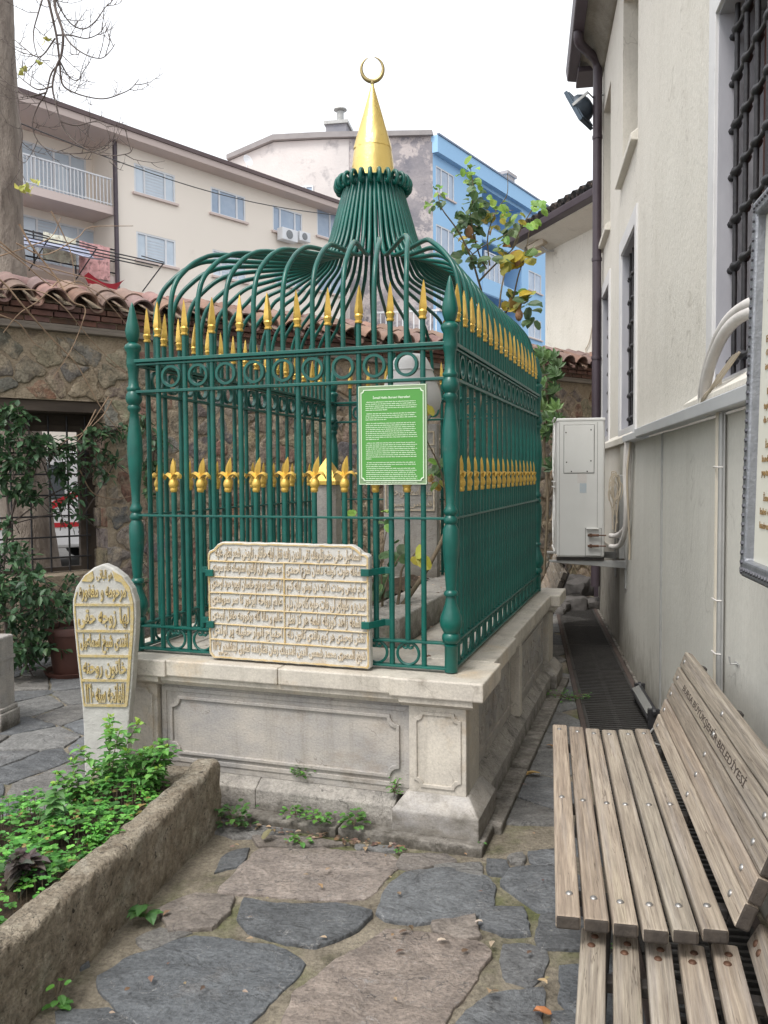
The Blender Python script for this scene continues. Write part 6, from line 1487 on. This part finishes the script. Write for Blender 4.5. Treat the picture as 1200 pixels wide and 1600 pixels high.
# ---- rose bush growing out of the grave
rb = thing('rose_bush', 'tall sparse rose bush with yellowing leaves growing from the grave up beyond the dome', 'rose bush', PF, (-.75,1.2,.87))
def rp(px, py, y): return PF.ony(px, py, y)
def chain(L): return curve([rp(*q) for q in L], 6)
trunks = [([(598,985,.95),(640,930,1.1),(672,880,1.3),(700,820,1.55),(722,740,1.9),(748,640,2.3),(775,520,2.75),(783,455,3.1),(790,420,3.2)], .016),
 ([(618,965,1.0),(625,920,1.05),(628,890,1.1),(640,875,1.2),(660,850,1.3)], .010), ([(592,985,.9),(600,925,.95),(612,890,1.0),(630,860,1.1),(632,835,1.1)], .007),
 ([(600,975,.95),(596,900,.95),(600,850,.95),(612,800,1.0)], .006), ([(700,820,1.55),(690,740,1.5),(668,690,1.4),(650,640,1.3)], .006),
 ([(772,525,2.75),(748,440,2.6),(735,400,2.5),(715,360,2.4),(690,325,2.3),(684,300,2.3)], .009), ([(748,440,2.6),(772,415,2.6),(800,390,2.6),(812,370,2.6)], .008),
 ([(760,420,2.6),(748,395,2.6),(735,340,2.5),(740,300,2.5),(735,262,2.5)], .007), ([(765,415,2.6),(762,370,2.6),(775,330,2.7),(792,305,2.7),(793,270,2.7)], .006),
 ([(800,390,2.6),(815,355,2.6),(830,330,2.6),(838,315,2.6)], .006), ([(783,500,2.9),(800,470,2.7),(810,430,2.6),(820,400,2.6),(828,355,2.6)], .008),
 ([(800,470,2.7),(812,480,2.7),(812,500,2.7)], .006), ([(752,425,2.6),(740,400,2.6),(728,385,2.6),(712,370,2.6)], .005),([(775,330,2.7),(765,318,2.7),(752,312,2.7)],.004),([(735,400,2.5),(755,385,2.5),(780,372,2.5),(800,360,2.5)],.005)]
for L, r in trunks:
    P = chain(L); m = MB(); m.tube(P, [lerp(r, r*.35, i/(len(P)-1)) for i in range(len(P))], 7); q = part('branch', m, rosestem, rb, smooth=60)
random.seed(77); r = random.Random(77); lm = MB()
PG = [(.20,.34,.06),(.16,.30,.06),(.25,.40,.07)]; MG = [(.075,.14,.055),(.10,.18,.07),(.13,.20,.09),(.06,.11,.05)]; YG = [(.45,.34,.04),(.30,.28,.05),(.35,.20,.05),(.12,.20,.05),(.42,.40,.08)]
def cl_(px, py, y, rad, n, cols, L=.07, W=.05):
    for k in range(n):
        p = rp(px+r.uniform(-rad,rad), py+r.uniform(-rad,rad), y+r.uniform(-.12,.12)); dv = Vector((r.uniform(-1,1), r.uniform(-1,.3), r.uniform(-1,.5))); leaf(lm, p, dv, (r.uniform(-.6,.6),-.8,.7), L*r.uniform(.7,1.2), W*r.uniform(.8,1.2), vary(r.choice(cols),.2), r.uniform(0,.3), True)
cl_(735,268,2.5,12,12,PG); cl_(740,292,2.5,12,12,PG+MG); cl_(735,320,2.5,14,14,MG); cl_(728,345,2.5,14,22,MG); cl_(742,345,2.6,16,22,MG); cl_(748,318,2.6,10,8,MG+PG); cl_(765,308,2.6,8,4,PG)
cl_(684,318,2.3,14,12,PG+MG,.06,.045); cl_(688,300,2.3,10,6,PG,.05,.04); cl_(733,368,2.6,12,12,MG+YG); cl_(760,340,2.7,14,12,YG+MG); cl_(775,345,2.7,10,6,YG); cl_(738,395,2.6,14,8,MG); cl_(728,405,2.6,8,4,MG,.11,.08)
cl_(790,325,2.7,10,6,PG); cl_(805,335,2.6,10,8,PG+YG); cl_(838,320,2.6,10,9,PG); cl_(830,350,2.6,9,6,PG); cl_(785,372,2.6,10,8,MG+PG); cl_(800,352,2.6,10,6,MG); cl_(812,398,2.6,9,6,YG,.11,.09); cl_(825,398,2.6,10,7,YG,.11,.09); cl_(795,408,2.6,9,7,MG+YG,.09,.07)
cl_(822,455,2.6,12,8,YG+PG,.10,.075); cl_(825,475,2.6,10,6,MG,.10,.08); cl_(805,480,2.7,10,8,YG,.10,.08); cl_(830,498,2.6,6,3,MG,.08,.06); cl_(798,460,2.7,8,7,YG+MG); cl_(783,395,2.6,12,6,YG); cl_(765,395,2.6,10,4,MG,.1,.06); cl_(750,412,2.6,10,8,MG)
cl_(612,880,1.05,14,7,MG,.06,.05); cl_(600,905,1.0,10,5,MG); cl_(618,860,1.05,10,5,MG,.07,.06); cl_(596,920,.95,8,5,MG); cl_(650,868,1.1,5,3,[(.45,.42,.06)],.09,.08); cl_(595,808,1.0,12,5,MG+PG); cl_(683,730,1.5,8,8,MG+PG); cl_(680,755,1.5,8,5,YG); cl_(676,645,1.4,6,5,YG,.09,.06); cl_(556,800,1.1,6,2,PG)
cl_(770,600,2.5,10,3,YG); cl_(700,500,2.2,10,3,YG); cl_(745,470,2.6,12,8,YG); cl_(600,950,1.0,10,12,PG+MG,.03,.02)
part('foliage', lm, leafm, rb)
for (px, py, y) in ((808,406,2.6),(811,492,2.6),(733,362,2.5)):
    m = MB(); c = rp(px, py, y-.03); m.lathe([(.004,-.045),(.018,-.035),(.028,-.01),(.026,.015),(.014,.035),(.004,.045)], c, 10); part('withered_leaf', m, MAT('withered', (.36,.19,.07), (.22,.12,.08), 30, .7) if 'withered' not in bpy.data.materials else bpy.data.materials['withered'], rb, smooth=60)
# ---- fig bush
def fpt(px, py, d): return at(px, py, 9.2-d)
fg = thing('fig_bush', 'light green fig bush with large lobed leaves between the railing and the far wall', 'shrub', WORLD, tuple(at(858,900,9.2)))
m = MB(); m.tube(curve([at(850,900,9.2), at(856,780,9.2), at(850,700,9.2), at(855,620,9.2), at(848,560,9.2)], 5), [.016]*21, 6); m.tube(curve([at(856,780,9.2), at(866,720,9.1), at(870,680,9.1)],4), .008, 5); part('stems', m, rosestem, fg)
lm = MB(); r = random.Random(41)
for k in range(42):
    px = r.uniform(838,874); py = r.choice((r.uniform(550,680), r.uniform(570,740))); c = at(px, py, 9.2-r.uniform(-.2,.35)); a0 = r.uniform(-2.4,-.7); col = vary(r.choice([(.08,.16,.05),(.065,.13,.04),(.11,.20,.06),(.05,.10,.035)]))
    up = Vector((r.uniform(-.5,.5), -1, r.uniform(-.2,.8))).normalized()
    for j in range(5):
        a = a0+(j-2)*.62; sd = up.orthogonal().normalized(); o_ = up.cross(sd); leaf(lm, c, sd*math.cos(a)+o_*math.sin(a), up, .15*(1-.14*abs(j-2)), .05, col, .15)
part('foliage', lm, leafm, fg)
# ---- weeds in the joints
def weed(px, py, zz, L, n, label, cols, spread=.05, H=.05, seed=0, rndl=True):
    random.seed(seed); r = random.Random(seed); p0 = atz(px, py, zz); t = thing('weed', label, 'weed', WORLD, tuple(p0), 'weeds in the stone joints'); lm = MB(); sm = MB()
    for k in range(n):
        a = r.uniform(0,6.28); q = p0+Vector((math.cos(a)*spread*r.random(), math.sin(a)*spread*.6*r.random(), H*r.random()))
        leaf(lm, q, (math.cos(a), math.sin(a), r.uniform(-.3,.5)), (0,0,1), L*r.uniform(.6,1.2), L*.8, vary(r.choice(cols),.3), .2, rndl)
        if k % 3 == 0: sm.tube([p0, (p0+q)/2+Vector((0,0,.01)), q], .0012, 4)
    part('stem', sm, rosestem, t); part('foliage', lm, leafm, t)
WG_ = [(.10,.25,.05),(.075,.19,.04),(.13,.32,.06)]
weed(476,1212,.21,.018,70,'bright weed sprouting on the long base course below the front panel',WG_,.06,.05,1); weed(616,1240,.19,.014,40,'small weed hanging beside the near corner pedestal',WG_,.03,.07,2)
weed(462,1274,.07,.026,26,'leftmost round leaved weed on the footing step',WG_,.06,.04,3); weed(500,1284,.07,.028,34,'middle round leaved weed on the footing step',WG_,.07,.04,4); weed(553,1290,.07,.032,34,'largest round leaved weed on the footing step',WG_,.06,.06,5)
weed(468,1316,.02,.028,16,'little weed under the footing step',WG_,.06,.03,6); weed(368,1292,.03,.03,60,'dark weed clump in the corner by the end of the porous kerb',[(.05,.12,.03),(.07,.17,.04)],.09,.10,7)
weed(228,1438,.02,.055,14,'drooping broad leaved weed at the foot of the porous kerb',[(.06,.15,.04),(.08,.19,.05)],.03,.07,8,False); weed(90,1572,.02,.03,12,'tiny weed at the foot of the kerb near the photo bottom',WG_,.03,.07,9); weed(624,1330,.02,.016,10,'tiny weed sprig below the near plinth corner',WG_,.02,.02,10)
weed(888,1092,.03,.018,90,'mossy weed patch behind the far plinth pedestal beside the drain',WG_,.16,.05,11); weed(752,1322,.03,.016,10,'smallest weed sprig at the very corner of the footing',WG_,.02,.02,12); weed(958,1490,.02,.03,10,'grassy weed under the nearest bench',WG_,.02,.03,13,False)
weed(882,918,.03,.03,14,'weed at the far end of the drain',WG_,.08,.05,14)
# ---- fallen leaves
random.seed(9)
for k, (px, py, s, c, lb) in enumerate(((773,1549,.034,(.55,.40,.26),'pale curled fallen leaf on the bluish flagstone'),(862,1585,.036,(.50,.20,.08),'orange fallen leaf at the bottom of the photo'),(845,1208,.05,(.42,.27,.09),'yellow brown fallen leaf in the passage beside the plinth'),(853,1164,.03,(.45,.25,.12),'small brown fallen leaf in the passage'),(410,1312,.04,(.24,.22,.12),'dull olive fallen leaf by the kerb corner'),(697,1468,.02,(.62,.52,.42),'tiny whitish leaf scrap on the middle flagstone'),(742,1440,.018,(.6,.5,.42),'tiny pale scrap beside the earth joint'),(840,1530,.022,(.5,.36,.2),'small tan leaf near the right flagstones'))):
    p = atz(px, py, .034); m = MB(); leaf(m, p, (random.uniform(-1,1), random.uniform(-.5,.5), .12), (0,.2,1), s*1.5, s*1.1, c, .25, True)
    solo('fallen_leaf', m, leafm, lb, 'leaf', WORLD, tuple(p), 'fallen leaves')
lt = MB(); r = random.Random(19)
for k in range(260):
    if k < 110: p = PF.w((r.uniform(-1.3,-.2), r.uniform(.35,2.6), 0)); z = .725+(.16 if -1.42 < PF.l(p).x < -.53 and .6 < PF.l(p).y < 2.42 else 0); z += .012
    elif k < 180: p = Vector((r.uniform(-.75,.35), 0, 0)); q = PF.w((r.uniform(-1.2,-.3),-.07-abs(r.gauss(0,.03)),0)); p = q; z = .024
    else: p = Vector((r.uniform(-.9,1.2), r.uniform(2.2,4.5), 0)); z = .032
    if 'q' and p.x > 1.1: continue
    a = r.uniform(0,6.28); s = r.uniform(.008,.022); leaf(lt, (p.x,p.y,z), (math.cos(a), math.sin(a), .1), (r.uniform(-.3,.3),r.uniform(-.3,.3),1), s*1.6, s, vary(r.choice([(.3,.2,.12),(.2,.13,.09),(.42,.32,.22),(.16,.1,.08)]),.3), .2)
solo('leaf_litter', lt, leafm, 'scattered brown leaf crumbs in the grave and along the plinth', 'leaf litter', WORLD, (0,3.5,0), kind='stuff')
rubble_dark = MAT('dark_rubble', (.13,.12,.115), (.07,.065,.06), 9, .9, 0, .8, 30)
# ---- stones piled at the far end of the passage
rs = random.Random(3)
for k, (px, py, Y, s) in enumerate(((896,896,9.6,.16),(915,880,9.9,.2),(880,893,9.5,.12),(925,900,9.7,.14),(905,868,10.1,.18),(868,900,9.3,.1))):
    p = at(px, py, Y); z = max(p.z, s*.3); m = MB(); rocky(m, -s, s, -s*.7, s*.7, -s*.5, s*.5, s/4, s*.25, k*3+1, s*.3)
    Fk = Frame((p.x,p.y,s*.45 + (.15 if k in (1,4) else 0)), 30*k); solo('loose_stone', m, rubble_dark, ['grey block in front of the heap under the far bench','largest dark stone of the heap below the air conditioner','small stone left of the heap behind the drain','dark stone at the right of the heap against the wall','upper stone of the heap below the air conditioner','smallest stone next to the far plinth corner'][k], 'stone', Fk, (0,0,0), 'stones heaped at the far end of the passage', smooth=50)
